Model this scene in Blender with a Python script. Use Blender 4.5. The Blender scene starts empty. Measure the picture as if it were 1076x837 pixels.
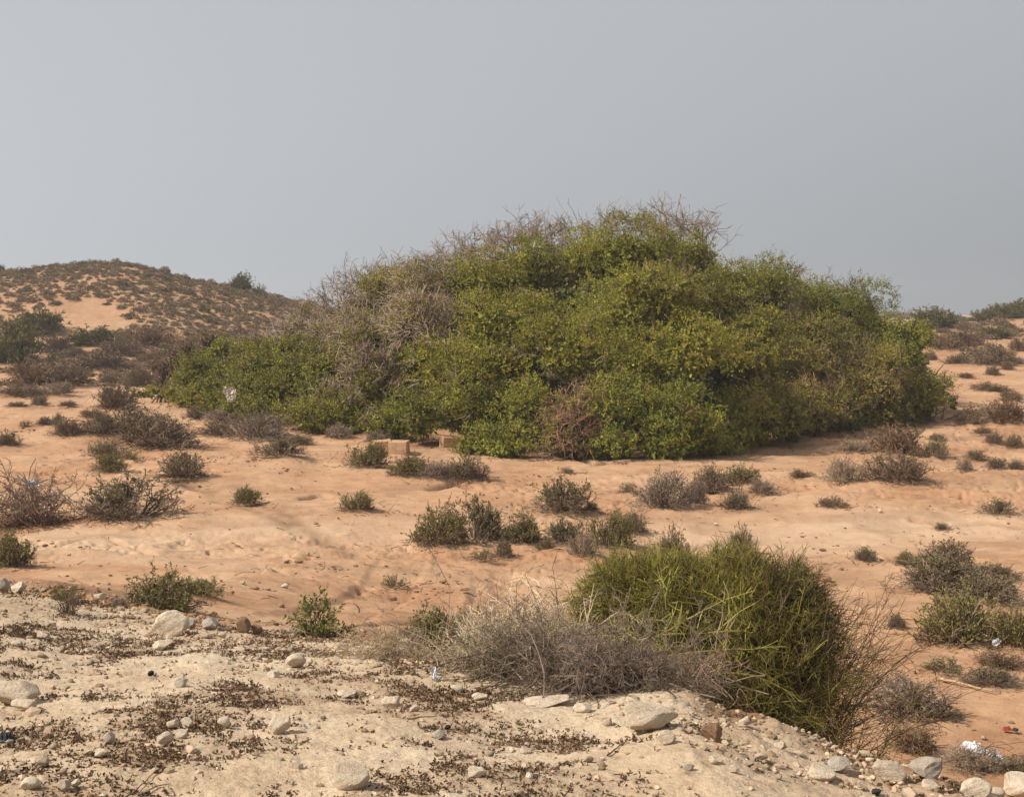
import bpy, math, random
import numpy as np
from mathutils import Vector, Euler
random.seed(7)
RS = np.random.RandomState
C = bpy.context.scene.collection
PI = math.pi
HAZE = True

# ------------------------------------------------------------------ camera model (photo is 1076 x 837)
F = 1401.0
PITCH = math.atan((418.5-330.0)/F)
def ray(px, py):
    u = (px-538.0)/F; v = (418.5-py)/F
    c, s = math.cos(PITCH), math.sin(PITCH)
    return np.array([u, c+v*s, -s+v*c])

# ------------------------------------------------------------------ noise
def _h(ix, iy, seed):
    n = (ix.astype(np.int64)*374761393 + iy.astype(np.int64)*668265263 + seed*982451653) & 0x7fffffff
    n = ((n ^ (n >> 13))*1274126177) & 0x7fffffff
    n = (n ^ (n >> 16)) & 0xffffff
    return n/float(0xffffff)
def vn(x, y, seed=0):
    x = np.asarray(x, float); y = np.asarray(y, float)
    ix = np.floor(x); iy = np.floor(y); fx = x-ix; fy = y-iy
    fx = fx*fx*fx*(fx*(fx*6-15)+10); fy = fy*fy*fy*(fy*(fy*6-15)+10)
    a = _h(ix, iy, seed); b = _h(ix+1, iy, seed); c = _h(ix, iy+1, seed); d = _h(ix+1, iy+1, seed)
    return (a*(1-fx)+b*fx)*(1-fy)+(c*(1-fx)+d*fx)*fy
def fbm(x, y, seed=0, o=3):
    s = 0; a = 1.0; t = 0
    for i in range(o):
        ca, sa = math.cos(i*1.1+seed), math.sin(i*1.1+seed)
        s = s+a*(vn(x*ca-y*sa, x*sa+y*ca, seed+i*17)-0.5); t += a; a *= 0.5
        x = x*2.03; y = y*2.03
    return s/t*2
def sst(a, b, x):
    t = np.clip((x-a)/(b-a), 0, 1); return t*t*(3-2*t)

# ------------------------------------------------------------------ terrain
EX = [-40, -12, -3.53, -2.12, -1.34, -0.57, 0.0, 0.30, 0.70, 0.94, 1.28, 1.63, 1.96, 3.2, 8, 40]
EY = [16, 11.5, 9.2, 8.3, 7.9, 7.4, 7.1, 6.9, 6.5, 5.98, 5.72, 5.38, 5.05, 4.2, 1.5, -14]
def edge_s(x, y):
    ye = np.interp(x, EX, EY); e = 0.05
    g = (np.interp(x+e, EX, EY)-np.interp(x-e, EX, EY))/(2*e)
    return (y-ye)/np.sqrt(1+np.minimum(g*g, 2.0))
HPX = [-700, -300, -60, 0, 50, 90, 130, 150, 175, 200, 250, 290, 340, 420, 520, 700, 900, 980, 1076, 1300, 1700]
HPY = [345, 318, 297, 288, 283, 279.5, 278, 280, 287, 294, 304, 311, 322, 334, 342, 346, 346, 344, 337, 333, 345]
def hnear(x, y):   # camera mound
    zt = -1.6-0.082*np.clip(y-4.4, 0, 6)-0.02*np.clip(y-10.4, 0, 50)
    zt = zt+0.10*(1-sst(-0.6, 0.4, x))+0.13*(1-sst(-3.6, -1.9, x))+0.035*np.exp(-((x-0.65)/0.35)**2)-0.155*np.clip(x-0.65, 0, 3)
    s = edge_s(x, y)
    left = 1-sst(-0.4, 0.6, x)
    slope = 0.22*left+0.58*(1-left)
    k = 0.9*left+0.16*(1-left)
    s1 = s+0.25*fbm(x*0.8, y*0.8, 5)*left+0.05*fbm(x*3, y*3, 6)
    drop = k*np.logaddexp(0, np.clip(s1/k, -40, 60))*slope-0.0
    lip = 0.035*np.exp(-((s+0.30)/0.25)**2)*sst(0.35, 0.9, x)
    heap = 0.13*np.exp(-((x-0.35)/0.42)**2-((y-6.5)/0.45)**2)
    return zt-drop+lip+heap
def hfar(x, y):
    d = np.sqrt(x*x+y*y)
    z = -4.0-0.25*sst(22, 38, y)
    z = z+0.55*sst(38, 52, y)*np.ones_like(x)
    px = 538+F*x/np.maximum(y, 5.0)
    lf = 1-sst(250, 700, px); rt = sst(700, 1000, px)
    z = z+(0.35*sst(50, 80, y))*lf+0.2*sst(50,100,y)
    z = z+rt*(0.9*sst(48, 72, y)+0.7*sst(72, 110, y))
    # the knoll to the left and the low ridge to the right
    crest = (330-np.interp(px, HPX, HPY))/F*130.0
    w = sst(84, 131, y)**0.85
    back = 1-sst(150, 230, y)
    z = z*(1-w)+(crest*w)*back+(-3.0)*w*(1-back)
    # dune relief
    am = sst(14, 20, y)*(1-sst(55, 80, y))
    z = z+am*(0.16*fbm(x*0.13, y*0.13, 21)+0.10*fbm(x*0.4, y*0.4, 22))
    z = z+0.35*am*np.exp(-((x+7)/4.5)**2-((y-36)/4.0)**2)      # swell left of the blocks
    z = z+0.28*am*np.exp(-((x-12)/4.5)**2-((y-33)/3.0)**2)     # swell under the right-hand shrubs
    z = z-0.22*am*np.exp(-((x-1-(y-25)*0.2)/9)**2-((y-24.5)/2.6)**2)  # wash
    z = z+0.6*sst(70, 95, d)*fbm(x*0.06, y*0.06, 31)*(1-sst(200, 400, d))+0.25*sst(80, 100, d)*fbm(x*0.25, y*0.25, 32)*(1-sst(200, 300, d))
    return z
BUMPS = []
def H(x, y):
    x = np.asarray(x, float); y = np.asarray(y, float)
    a = hnear(x, y); b = hfar(x, y); k = 0.35
    m = np.maximum(a, b)+k*np.log1p(np.exp(-np.abs(a-b)/k))*np.clip((y-6)/6, 0.0, 1)
    s = edge_s(x, y)
    near = 1-sst(0.5, 3.5, s)
    m = m+near*0.035*fbm(x*1.4, y*1.4, 41, 3)
    return m
def HB(x, y):
    z = H(x, y)
    for (bx, by, r, h) in BUMPS:
        dx = np.asarray(x)-bx; dy = np.asarray(y)-by
        z = z+h*np.exp(-(dx*dx+dy*dy)/(r*r))
    return z
TT = np.exp(np.linspace(math.log(2.5), math.log(600), 2600))
def at(px, py, dmin=0.0):
    """point where the line of sight through a photo pixel meets the ground"""
    d = ray(px, py); T = TT[TT > dmin] if dmin else TT
    X = d[0]*T; Y = d[1]*T; Z = d[2]*T
    g = H(X, Y); hit = np.nonzero(Z < g)[0]
    i = hit[0] if len(hit) else len(T)-1
    if i > 0:
        a = Z[i-1]-g[i-1]; b = g[i]-Z[i]; t = T[i-1]+(T[i]-T[i-1])*(a/(a+b+1e-9) if a > 0 else 0)
    else: t = T[i]
    return np.array([d[0]*t, d[1]*t, 0.0])

# ------------------------------------------------------------------ mesh helpers
class MB:
    def __init__(s): s.v = []; s.f = {}; s.n = 0
    def add(s, V, Fc, col=None):
        V = np.asarray(V, float).reshape(-1, 3); Fc = np.asarray(Fc, np.int64)
        if len(V) == 0 or len(Fc) == 0: return
        if col is None: col = np.ones((len(V), 3))
        col = np.asarray(col, float)
        if col.ndim == 1: col = np.tile(col, (len(V), 1))
        s.v.append((V, col)); s.f.setdefault(Fc.shape[1], []).append(Fc+s.n); s.n += len(V)
    def mesh(s, name, mat, smooth=False):
        V = np.concatenate([a for a, b in s.v]); CL = np.concatenate([b for a, b in s.v])
        loops = []; starts = []; tot = []; o = 0
        for k, l in s.f.items():
            A = np.concatenate(l); loops.append(A.ravel()); n = len(A)
            starts.append(o+np.arange(n)*k); tot.append(np.full(n, k)); o += n*k
        L = np.concatenate(loops); S = np.concatenate(starts)
        m = bpy.data.meshes.new(name)
        m.vertices.add(len(V)); m.vertices.foreach_set('co', V.ravel())
        m.loops.add(len(L)); m.loops.foreach_set('vertex_index', L.astype(np.int32))
        m.polygons.add(len(S)); m.polygons.foreach_set('loop_start', S.astype(np.int32))
        m.polygons.foreach_set('use_smooth', np.full(len(S), smooth))
        ca = m.color_attributes.new('tint', 'FLOAT_COLOR', 'POINT')
        ca.data.foreach_set('color', np.concatenate([CL, np.ones((len(CL), 1))], 1).ravel())
        m.update(calc_edges=True); m.materials.append(mat)
        return m
def put(name, mesh, parent=None, loc=(0, 0, 0)):
    o = bpy.data.objects.new(name, mesh); C.objects.link(o); o.location = loc
    if parent: o.parent = parent
    return o
def tag(o, label=None, cat=None, group=None, kind=None):
    if label: o['label'] = label
    if cat: o['category'] = cat
    if group: o['group'] = group
    if kind: o['kind'] = kind
    return o
def thing(name, loc, label, cat, group=None, rz=0, sc=(1, 1, 1)):
    o = bpy.data.objects.new(name, None); C.objects.link(o); o.empty_display_size = 0.2
    o.location = loc; o.rotation_euler = (0, 0, rz); o.scale = sc
    return tag(o, label, cat, group)
def norm(a): return a/np.maximum(np.linalg.norm(a, axis=-1, keepdims=True), 1e-9)
def tubes(P, R, sides=3):
    n, k, _ = P.shape
    T = norm(np.gradient(P, axis=1)); ref = np.array([0.31, 0.52, 0.79])
    A = norm(np.cross(T, ref)); B = np.cross(T, A)
    ang = np.arange(sides)/sides*2*PI
    V = P[:, :, None, :]+R[:, :, None, None]*(A[:, :, None, :]*np.cos(ang)[None, None, :, None]+B[:, :, None, :]*np.sin(ang)[None, None, :, None])
    idx = np.arange(n*k*sides).reshape(n, k, sides)
    a = idx[:, :-1, :]; b = idx[:, 1:, :]
    q = np.stack([a, np.roll(a, -1, 2), np.roll(b, -1, 2), b], -1).reshape(-1, 4)
    return V.reshape(-1, 3), q
def walk(rs, O, D, L, k=5, wob=0.25, up=0.0):
    """n wandering paths from O along D, of length L"""
    n = len(O); P = np.zeros((n, k, 3)); P[:, 0] = O; d = norm(D)
    up = np.broadcast_to(np.asarray(up, float), (n,))
    drift = rs.normal(size=(n, 3))*wob*0.5
    for i in range(1, k):
        d = norm(d+drift+rs.normal(size=(n, 3))*wob*0.6+np.stack([0*up, 0*up, up], 1))
        P[:, i] = P[:, i-1]+d*(L/(k-1))[:, None]
    return P
def fork(rs, P, m, spread=0.8, lo=0.25, hi=0.95):
    """m starting points and directions on the paths P"""
    n, k, _ = P.shape
    i = rs.randint(0, n, m); t = rs.uniform(lo, hi, m)*(k-1); j = np.minimum(t.astype(int), k-2); fr = (t-j)[:, None]
    a = P[i, j]; b = P[i, j+1]
    return a+(b-a)*fr, norm(norm(b-a)+rs.normal(size=(m, 3))*spread), i
def leaves(rs, O, D, ln, wd):
    """pointed leaf quads at O along D"""
    n = len(O); D = norm(D); S = norm(np.cross(D, rs.normal(size=(n, 3))))
    N = np.cross(D, S)
    ln = np.asarray(ln)[:, None]; wd = np.asarray(wd)[:, None]
    V = np.stack([O, O+D*ln*0.5+S*wd*0.5+N*wd*0.12, O+D*ln, O+D*ln*0.5-S*wd*0.5+N*wd*0.12], 1)
    return V.reshape(-1, 3), np.arange(n*4).reshape(n, 4)
def vcol(cols, per): return np.repeat(cols, per, axis=0)
def jit(rs, base, n, a=0.2):
    base = np.asarray(base, float)
    return base[None, :]*(1+rs.uniform(-a, a, (n, 1)))*(1+rs.uniform(-a*0.22, a*0.22, (n, 3)))

# ------------------------------------------------------------------ materials
def mat(name, rough=0.9, build=None):
    m = bpy.data.materials.new(name); m.use_nodes = True; nt = m.node_tree; nt.nodes.clear()
    out = nt.nodes.new('ShaderNodeOutputMaterial'); b = nt.nodes.new('ShaderNodeBsdfPrincipled')
    b.inputs['Roughness'].default_value = rough; b.inputs['Specular IOR Level'].default_value = 0.2
    nt.links.new(b.outputs[0], out.inputs[0])
    if build: build(nt, b, out)
    return m
def nd(nt, t, **kw):
    n = nt.nodes.new(t)
    for k, v in kw.items():
        if hasattr(n, k): setattr(n, k, v)
        else: n.inputs[k.replace('_', ' ')].default_value = v
    return n
def noise(nt, scale, detail=4, rough=0.6, coord=None):
    n = nd(nt, 'ShaderNodeTexNoise'); n.inputs['Scale'].default_value = scale
    n.inputs['Detail'].default_value = detail; n.inputs['Roughness'].default_value = rough
    if coord is not None: nt.links.new(coord, n.inputs['Vector'])
    return n.outputs['Fac']
def ramp(nt, fac, stops):
    r = nd(nt, 'ShaderNodeValToRGB'); e = r.color_ramp.elements
    while len(e) < len(stops): e.new(0.5)
    for i, (p, c) in enumerate(stops): e[i].position = p; e[i].color = (*c, 1) if len(c) == 3 else c
    nt.links.new(fac, r.inputs[0]); return r.outputs[0]
def mixc(nt, f, a, b, mode='MIX'):
    n = nd(nt, 'ShaderNodeMix', data_type='RGBA', blend_type=mode)
    for s, v in ((n.inputs[0], f), (n.inputs[6], a), (n.inputs[7], b)):
        if isinstance(v, (int, float)): s.default_value = v
        elif isinstance(v, (tuple, list)): s.default_value = (*v, 1)
        else: nt.links.new(v, s)
    return n.outputs[2]
def math_(nt, op, a, b=None):
    n = nd(nt, 'ShaderNodeMath', operation=op)
    for i, v in enumerate((a, b)):
        if v is None: continue
        if isinstance(v, (int, float)): n.inputs[i].default_value = v
        else: nt.links.new(v, n.inputs[i])
    return n.outputs[0]
def tinted(name, rough=0.85, transl=0.0, vary=0.25, vscale=9.0):
    """colour of each leaf or twig from the mesh, with a little mottling; thin leaves let light through"""
    def b(nt, p, out):
        a = nd(nt, 'ShaderNodeAttribute', attribute_name='tint')
        tc = nd(nt, 'ShaderNodeTexCoord')
        r = ramp(nt, noise(nt, vscale, 3, 0.6, tc.outputs['Object']), [(0.3, (1-vary,)*3), (0.7, (1+vary,)*3)])
        oi = nd(nt, 'ShaderNodeObjectInfo')
        r2 = ramp(nt, oi.outputs['Random'], [(0, (0.88, 0.86, 0.80)), (0.5, (1.05, 1.0, 0.95)), (1, (1.22, 1.18, 1.0))])
        c = mixc(nt, 1.0, mixc(nt, 1.0, a.outputs['Color'], r, 'MULTIPLY'), r2, 'MULTIPLY')
        nt.links.new(c, p.inputs['Base Color'])
        if transl:
            t = nd(nt, 'ShaderNodeBsdfTranslucent'); nt.links.new(c, t.inputs[0])
            m = nd(nt, 'ShaderNodeMixShader'); m.inputs[0].default_value = transl
            nt.links.new(p.outputs[0], m.inputs[1]); nt.links.new(t.outputs[0], m.inputs[2]); nt.links.new(m.outputs[0], out.inputs[0])
    return mat(name, rough, b)
M_LEAF = tinted('leaf', 0.75, 0.10)
M_TWIG = tinted('twig', 0.9, 0.0)
M_LITTER = tinted('dry_litter', 0.95, 0.0)

def stone_mat(name, c1, c2, c3):
    def b(nt, p, out):
        tc = nd(nt, 'ShaderNodeTexCoord').outputs['Object']; oi = nd(nt, 'ShaderNodeObjectInfo')
        c = ramp(nt, noise(nt, 2.2, 6, 0.65, tc), [(0.3, c1), (0.52, c2), (0.75, c3)])
        r2 = ramp(nt, oi.outputs['Random'], [(0, (0.82, 0.79, 0.76)), (0.5, (1, 0.98, 0.96)), (1, (1.1, 1.1, 1.1))])
        c = mixc(nt, 1.0, c, r2, 'MULTIPLY')
        sp = ramp(nt, noise(nt, 14, 5, 0.7, tc), [(0.36, (0.62, 0.56, 0.5)), (0.46, (1, 1, 1))])
        c = mixc(nt, 1.0, c, sp, 'MULTIPLY')
        nt.links.new(c, p.inputs['Base Color'])
        bm = nd(nt, 'ShaderNodeBump'); bm.inputs['Strength'].default_value = 0.6; bm.inputs['Distance'].default_value = 0.08
        nt.links.new(noise(nt, 7, 8, 0.7, tc), bm.inputs['Height']); nt.links.new(bm.outputs[0], p.inputs['Normal'])
    return mat(name, 0.95, b)
M_STONE = stone_mat('limestone', (0.56, 0.43, 0.30), (0.74, 0.63, 0.49), (0.84, 0.76, 0.64))
M_RUBBLE = stone_mat('rubble_stone', (0.36, 0.27, 0.19), (0.50, 0.40, 0.30), (0.62, 0.53, 0.42))
M_BSTONE = stone_mat('brown_stone', (0.25, 0.15, 0.09), (0.36, 0.23, 0.14), (0.46, 0.33, 0.22))
M_GSTONE = stone_mat('grey_stone', (0.42, 0.37, 0.31), (0.57, 0.50, 0.42), (0.68, 0.61, 0.53))
M_DSTONE = stone_mat('dark_stone', (0.03, 0.03, 0.032), (0.05, 0.05, 0.055), (0.09, 0.09, 0.1))
def plain(name, col, rough):
    def b(nt, p, out):
        tc = nd(nt, 'ShaderNodeTexCoord').outputs['Object']
        c = ramp(nt, noise(nt, 6, 4, 0.6, tc), [(0.3, tuple(x*0.8 for x in col)), (0.7, tuple(min(1, x*1.12) for x in col))])
        nt.links.new(c, p.inputs['Base Color'])
    return mat(name, rough, b)
M_PLASTIC = plain('white_plastic', (0.72, 0.73, 0.74), 0.45)
M_CREAM = plain('cream_plastic', (0.62, 0.57, 0.47), 0.6)
M_BLACKP = plain('black_plastic', (0.03, 0.032, 0.038), 0.35)
M_RED = plain('red_plastic', (0.32, 0.04, 0.03), 0.6)
M_WOOD = plain('dry_wood', (0.42, 0.29, 0.19), 0.9)
def block_mat():
    def b(nt, p, out):
        tc = nd(nt, 'ShaderNodeTexCoord').outputs['Object']
        c = ramp(nt, noise(nt, 3, 6, 0.65, tc), [(0.3, (0.40, 0.24, 0.14)), (0.6, (0.55, 0.36, 0.22)), (0.8, (0.6, 0.44, 0.3))])
        nt.links.new(c, p.inputs['Base Color'])
        bm = nd(nt, 'ShaderNodeBump'); bm.inputs['Distance'].default_value = 0.03
        nt.links.new(noise(nt, 12, 6, 0.7, tc), bm.inputs['Height']); nt.links.new(bm.outputs[0], p.inputs['Normal'])
    return mat('sandstone_block', 0.95, b)
M_BLOCK = block_mat()
def ground_mat():
    def b(nt, p, out):
        tc = nd(nt, 'ShaderNodeTexCoord').outputs['Object']
        z = nd(nt, 'ShaderNodeAttribute', attribute_name='tint')
        sp = nd(nt, 'ShaderNodeSeparateColor'); nt.links.new(z.outputs['Color'], sp.inputs[0])
        pale, soil, wash = sp.outputs[0], sp.outputs[1], sp.outputs[2]
        # orange dune sand
        s1 = ramp(nt, noise(nt, 0.35, 5, 0.6, tc), [(0.32, (0.39, 0.212, 0.114)), (0.5, (0.468, 0.278, 0.163)), (0.7, (0.512, 0.335, 0.207))])
        s2 = ramp(nt, noise(nt, 2.3, 7, 0.75, tc), [(0.34, (0.80, 0.73, 0.68)), (0.55, (1.0, 1.0, 1.0)), (0.75, (1.06, 1.07, 1.08))])
        sand = mixc(nt, 1.0, s1, s2, 'MULTIPLY')
        sand = mixc(nt, wash, sand, mixc(nt, 0.5, (0.52, 0.36, 0.235), mixc(nt, 1.0, (0.52, 0.36, 0.235), s2, 'MULTIPLY')))
        # small dark grains and droppings
        fl = ramp(nt, noise(nt, 21, 3, 0.75, tc), [(0.62, (0, 0, 0)), (0.69, (1, 1, 1))])
        fl2 = math_(nt, 'MULTIPLY', fl, ramp(nt, noise(nt, 0.8, 3, 0.6, tc), [(0.40, (0, 0, 0)), (0.62, (0.8, 0.8, 0.8))]))
        sand = mixc(nt, fl2, sand, (0.20, 0.115, 0.07))
        # pale limestone crust
        l1 = ramp(nt, noise(nt, 1.1, 6, 0.65, tc), [(0.30, (0.43, 0.305, 0.20)), (0.5, (0.54, 0.415, 0.29)), (0.7, (0.61, 0.50, 0.37))])
        l2 = ramp(nt, noise(nt, 11, 6, 0.75, tc), [(0.30, (0.66, 0.6, 0.55)), (0.48, (0.97, 0.97, 0.96)), (0.75, (1.07, 1.08, 1.08))])
        lime = mixc(nt, 1.0, l1, l2, 'MULTIPLY')
        l3 = ramp(nt, noise(nt, 60, 3, 0.7, tc), [(0.34, (0.78, 0.74, 0.70)), (0.46, (1, 1, 1))])
        lime = mixc(nt, 1.0, lime, l3, 'MULTIPLY')
        soilc = mixc(nt, 1.0, ramp(nt, noise(nt, 4, 6, 0.7, tc), [(0.3, (0.16, 0.09, 0.05)), (0.55, (0.26, 0.15, 0.085)), (0.75, (0.36, 0.235, 0.15))]), l3, 'MULTIPLY')
        c = mixc(nt, pale, sand, lime); c = mixc(nt, soil, c, soilc)
        nt.links.new(c, p.inputs['Base Color'])
        def bump(h, st, ds, prev=None):
            n = nd(nt, 'ShaderNodeBump'); n.inputs['Strength'].default_value = st; n.inputs['Distance'].default_value = ds
            nt.links.new(h, n.inputs['Height'])
            if prev: nt.links.new(prev, n.inputs['Normal'])
            return n.outputs[0]
        n = bump(noise(nt, 3.2, 6, 0.7, tc), 0.6, 0.07); n = bump(noise(nt, 12, 6, 0.8, tc), 0.5, 0.03, n); n = bump(noise(nt, 38, 5, 0.75, tc), 0.7, 0.009, n)
        nt.links.new(n, p.inputs['Normal'])
    return mat('ground', 0.97, b)
M_GROUND = ground_mat()
# ------------------------------------------------------------------ shrub templates (unit radius, unit height)
GREEN = (0.10, 0.115, 0.035); OLIVE = (0.115, 0.105, 0.05); DARKG = (0.07, 0.075, 0.03)
BROWN = (0.135, 0.095, 0.062); GREY = (0.17, 0.135, 0.105); RUST = (0.16, 0.085, 0.045)
def shrub_template(seed, green, base, live=0.5, dens=1.0, open_=0.0, leafy=1.0):
    """live: share of the height that carries live leaves; below it only dry twigs and dead leaf scraps"""
    rs = RS(seed)
    # a shrub is one to four overlapping crowns
    nc = rs.randint(3, 6)
    cx = rs.uniform(-0.45, 0.45, nc); cy = rs.uniform(-0.45, 0.45, nc); cr = rs.uniform(0.45, 0.68, nc); ch = rs.uniform(0.6, 1.0, nc)
    ch[0] = 1.0; cx[0] *= 0.4; cy[0] *= 0.4
    n = int(110*dens); k = rs.randint(0, nc, n)
    th = rs.uniform(0, 2*PI, n); ph = np.arccos(rs.uniform(0.05, 1, n))
    tip = np.stack([cx[k]+cr[k]*np.sin(ph)*np.cos(th), cy[k]+cr[k]*np.sin(ph)*np.sin(th), ch[k]*np.cos(ph)*rs.uniform(0.7, 1.05, n)+0.02], 1)
    q_ = rs.uniform(0.15, 0.8, n); O = np.stack([tip[:, 0]*q_, tip[:, 1]*q_, np.full(n, -0.03)], 1)
    D = tip-O; L = np.linalg.norm(D, axis=1)
    P1 = walk(rs, O, D, L, 5, 0.16, 0.02)
    m = n*5; O2, D2, _ = fork(rs, P1, m, 0.55, 0.35, 1.0); P2 = walk(rs, O2, D2, rs.uniform(0.14, 0.34, m), 4, 0.3, 0.05)
    q = m*2; O3, D3, _ = fork(rs, P2, q, 0.7, 0.2, 1.0); P3 = walk(rs, O3, D3, rs.uniform(0.07, 0.17, q), 3, 0.3, 0.05)
    tw = MB()
    for P, r0, cc in ((P1, 0.016, base), (P2, 0.010, base), (P3, 0.0065, base)):
        R = np.linspace(r0, r0*0.45, P.shape[1])[None, :]*rs.uniform(0.7, 1.2, (len(P), 1))
        P[:, :, 2] = np.maximum(P[:, :, 2], 0.0 if P is not P1 else -0.05)
        V, Q = tubes(P, R); tw.add(V, Q, vcol(jit(rs, cc, len(P), 0.3), P.shape[1]*3))
    # leaves
    lf = MB(); nl = int(q*5.0*leafy*(1-open_))
    i = rs.randint(0, q, nl); t = rs.uniform(0, 1, nl)[:, None]
    Pn = P3[i, 0]*(1-t)+P3[i, 2]*t
    D = norm(norm(P3[i, 2]-P3[i, 0])+rs.normal(size=(nl, 3))*0.7)
    hrel = Pn[:, 2]+0.12*rs.normal(size=nl)+0.10*np.sin(Pn[:, 0]*4+seed)+0.08*np.sin(Pn[:, 1]*5)
    alive = hrel > (1-live)
    keep = alive | (rs.uniform(size=nl) < 0.55)
    Pn, D, alive = Pn[keep], D[keep], alive[keep]; nl = len(Pn)
    ln = np.where(alive, rs.uniform(0.04, 0.075, nl), rs.uniform(0.025, 0.05, nl))
    V, Q = leaves(rs, Pn, D, ln, ln*0.5)
    col = np.where(alive[:, None], jit(rs, green, nl, 0.35), jit(rs, base, nl, 0.35)*0.85)
    lf.add(V, Q, vcol(col, 4))
    # fallen leaves and broken twigs trodden in around the foot
    m2 = 260; th2 = rs.uniform(0, 2*PI, m2); r2 = rs.uniform(0.3, 1.0, m2)**0.8; O5 = np.stack([cx[0]+r2*np.cos(th2)*(1+0.3*np.sin(th2*2+seed)), cy[0]+r2*np.sin(th2), rs.uniform(0.0, 0.07, m2)], 1)
    P5 = walk(rs, O5, rs.normal(size=(m2, 3))*np.array([1, 1, 0.15]), rs.uniform(0.06, 0.2, m2), 3, 0.3); V, Q = tubes(P5, np.linspace(0.008, 0.004, 3)[None, :]*np.ones((m2, 1))); tw.add(V, Q, vcol(jit(rs, np.array(base)*0.8, m2, 0.3), 9))
    A_ = np.concatenate([v for v, c in lf.v]); x0, x1 = np.percentile(A_[:, 0], [2, 98]); y0, y1 = np.percentile(A_[:, 1], [2, 98]); z1 = np.percentile(A_[:, 2], 98)
    for q_ in (tw, lf): q_.v = [((v-np.array([(x0+x1)/2, (y0+y1)/2, 0]))*np.array([2/(x1-x0), 2/(y1-y0), 1/z1]), c) for v, c in q_.v]
    return tw.mesh('shrub_branches', M_TWIG), lf.mesh('shrub_foliage', M_LEAF)
KIND = {}
def kinds(key, n, *a, **k):
    KIND[key] = [shrub_template(hash(key) % 1 + 100*len(KIND)+j, *a, **k) for j in range(n)]
kinds('green', 4, (0.19, 0.185, 0.055), (0.19, 0.14, 0.10), live=0.85)
kinds('mixed', 4, (0.17, 0.15, 0.07), (0.20, 0.155, 0.12), live=0.55)
kinds('brown', 4, (0.16, 0.13, 0.07), (0.18, 0.13, 0.095), live=0.3)
kinds('grey', 3, (0.20, 0.165, 0.11), (0.26, 0.205, 0.165), live=0.12, leafy=0.6)
kinds('sprig', 3, (0.21, 0.20, 0.08), (0.17, 0.13, 0.09), live=0.9, dens=0.35, leafy=0.9)
kinds('rust', 2, (0.20, 0.135, 0.08), (0.20, 0.135, 0.09), live=0.4)
kinds('olive', 3, (0.15, 0.14, 0.05), (0.15, 0.12, 0.07), live=0.8, dens=1.3, leafy=1.5)
GR_SAND = 'low desert shrubs scattered over the orange sand'
cnt = [0]
def shrub(px, py, w, h, kind, label, group=GR_SAND, dmin=0.0, bump=True, name='desert_shrub', cat='shrub'):
    p = at(px, py-1.0, dmin); rs = RS(1000+cnt[0]); cnt[0] += 1
    s = p[1]/F
    R = w*s*0.5*1.04; hh = h*s*0.92
    tw, lf = KIND[kind][rs.randint(len(KIND[kind]))]
    p[1] += R*0.35
    if bump and p[1] > 14: BUMPS.append((p[0], p[1], R*1.5, min(0.22, 0.16*R)))
    t = thing(name, tuple(p), label, cat, group, rs.uniform(0, 2*PI), (R, R, hh))
    put('branches', tw, t); put('foliage', lf, t)
    PLACED.append(t); return t
PLACED = []
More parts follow.
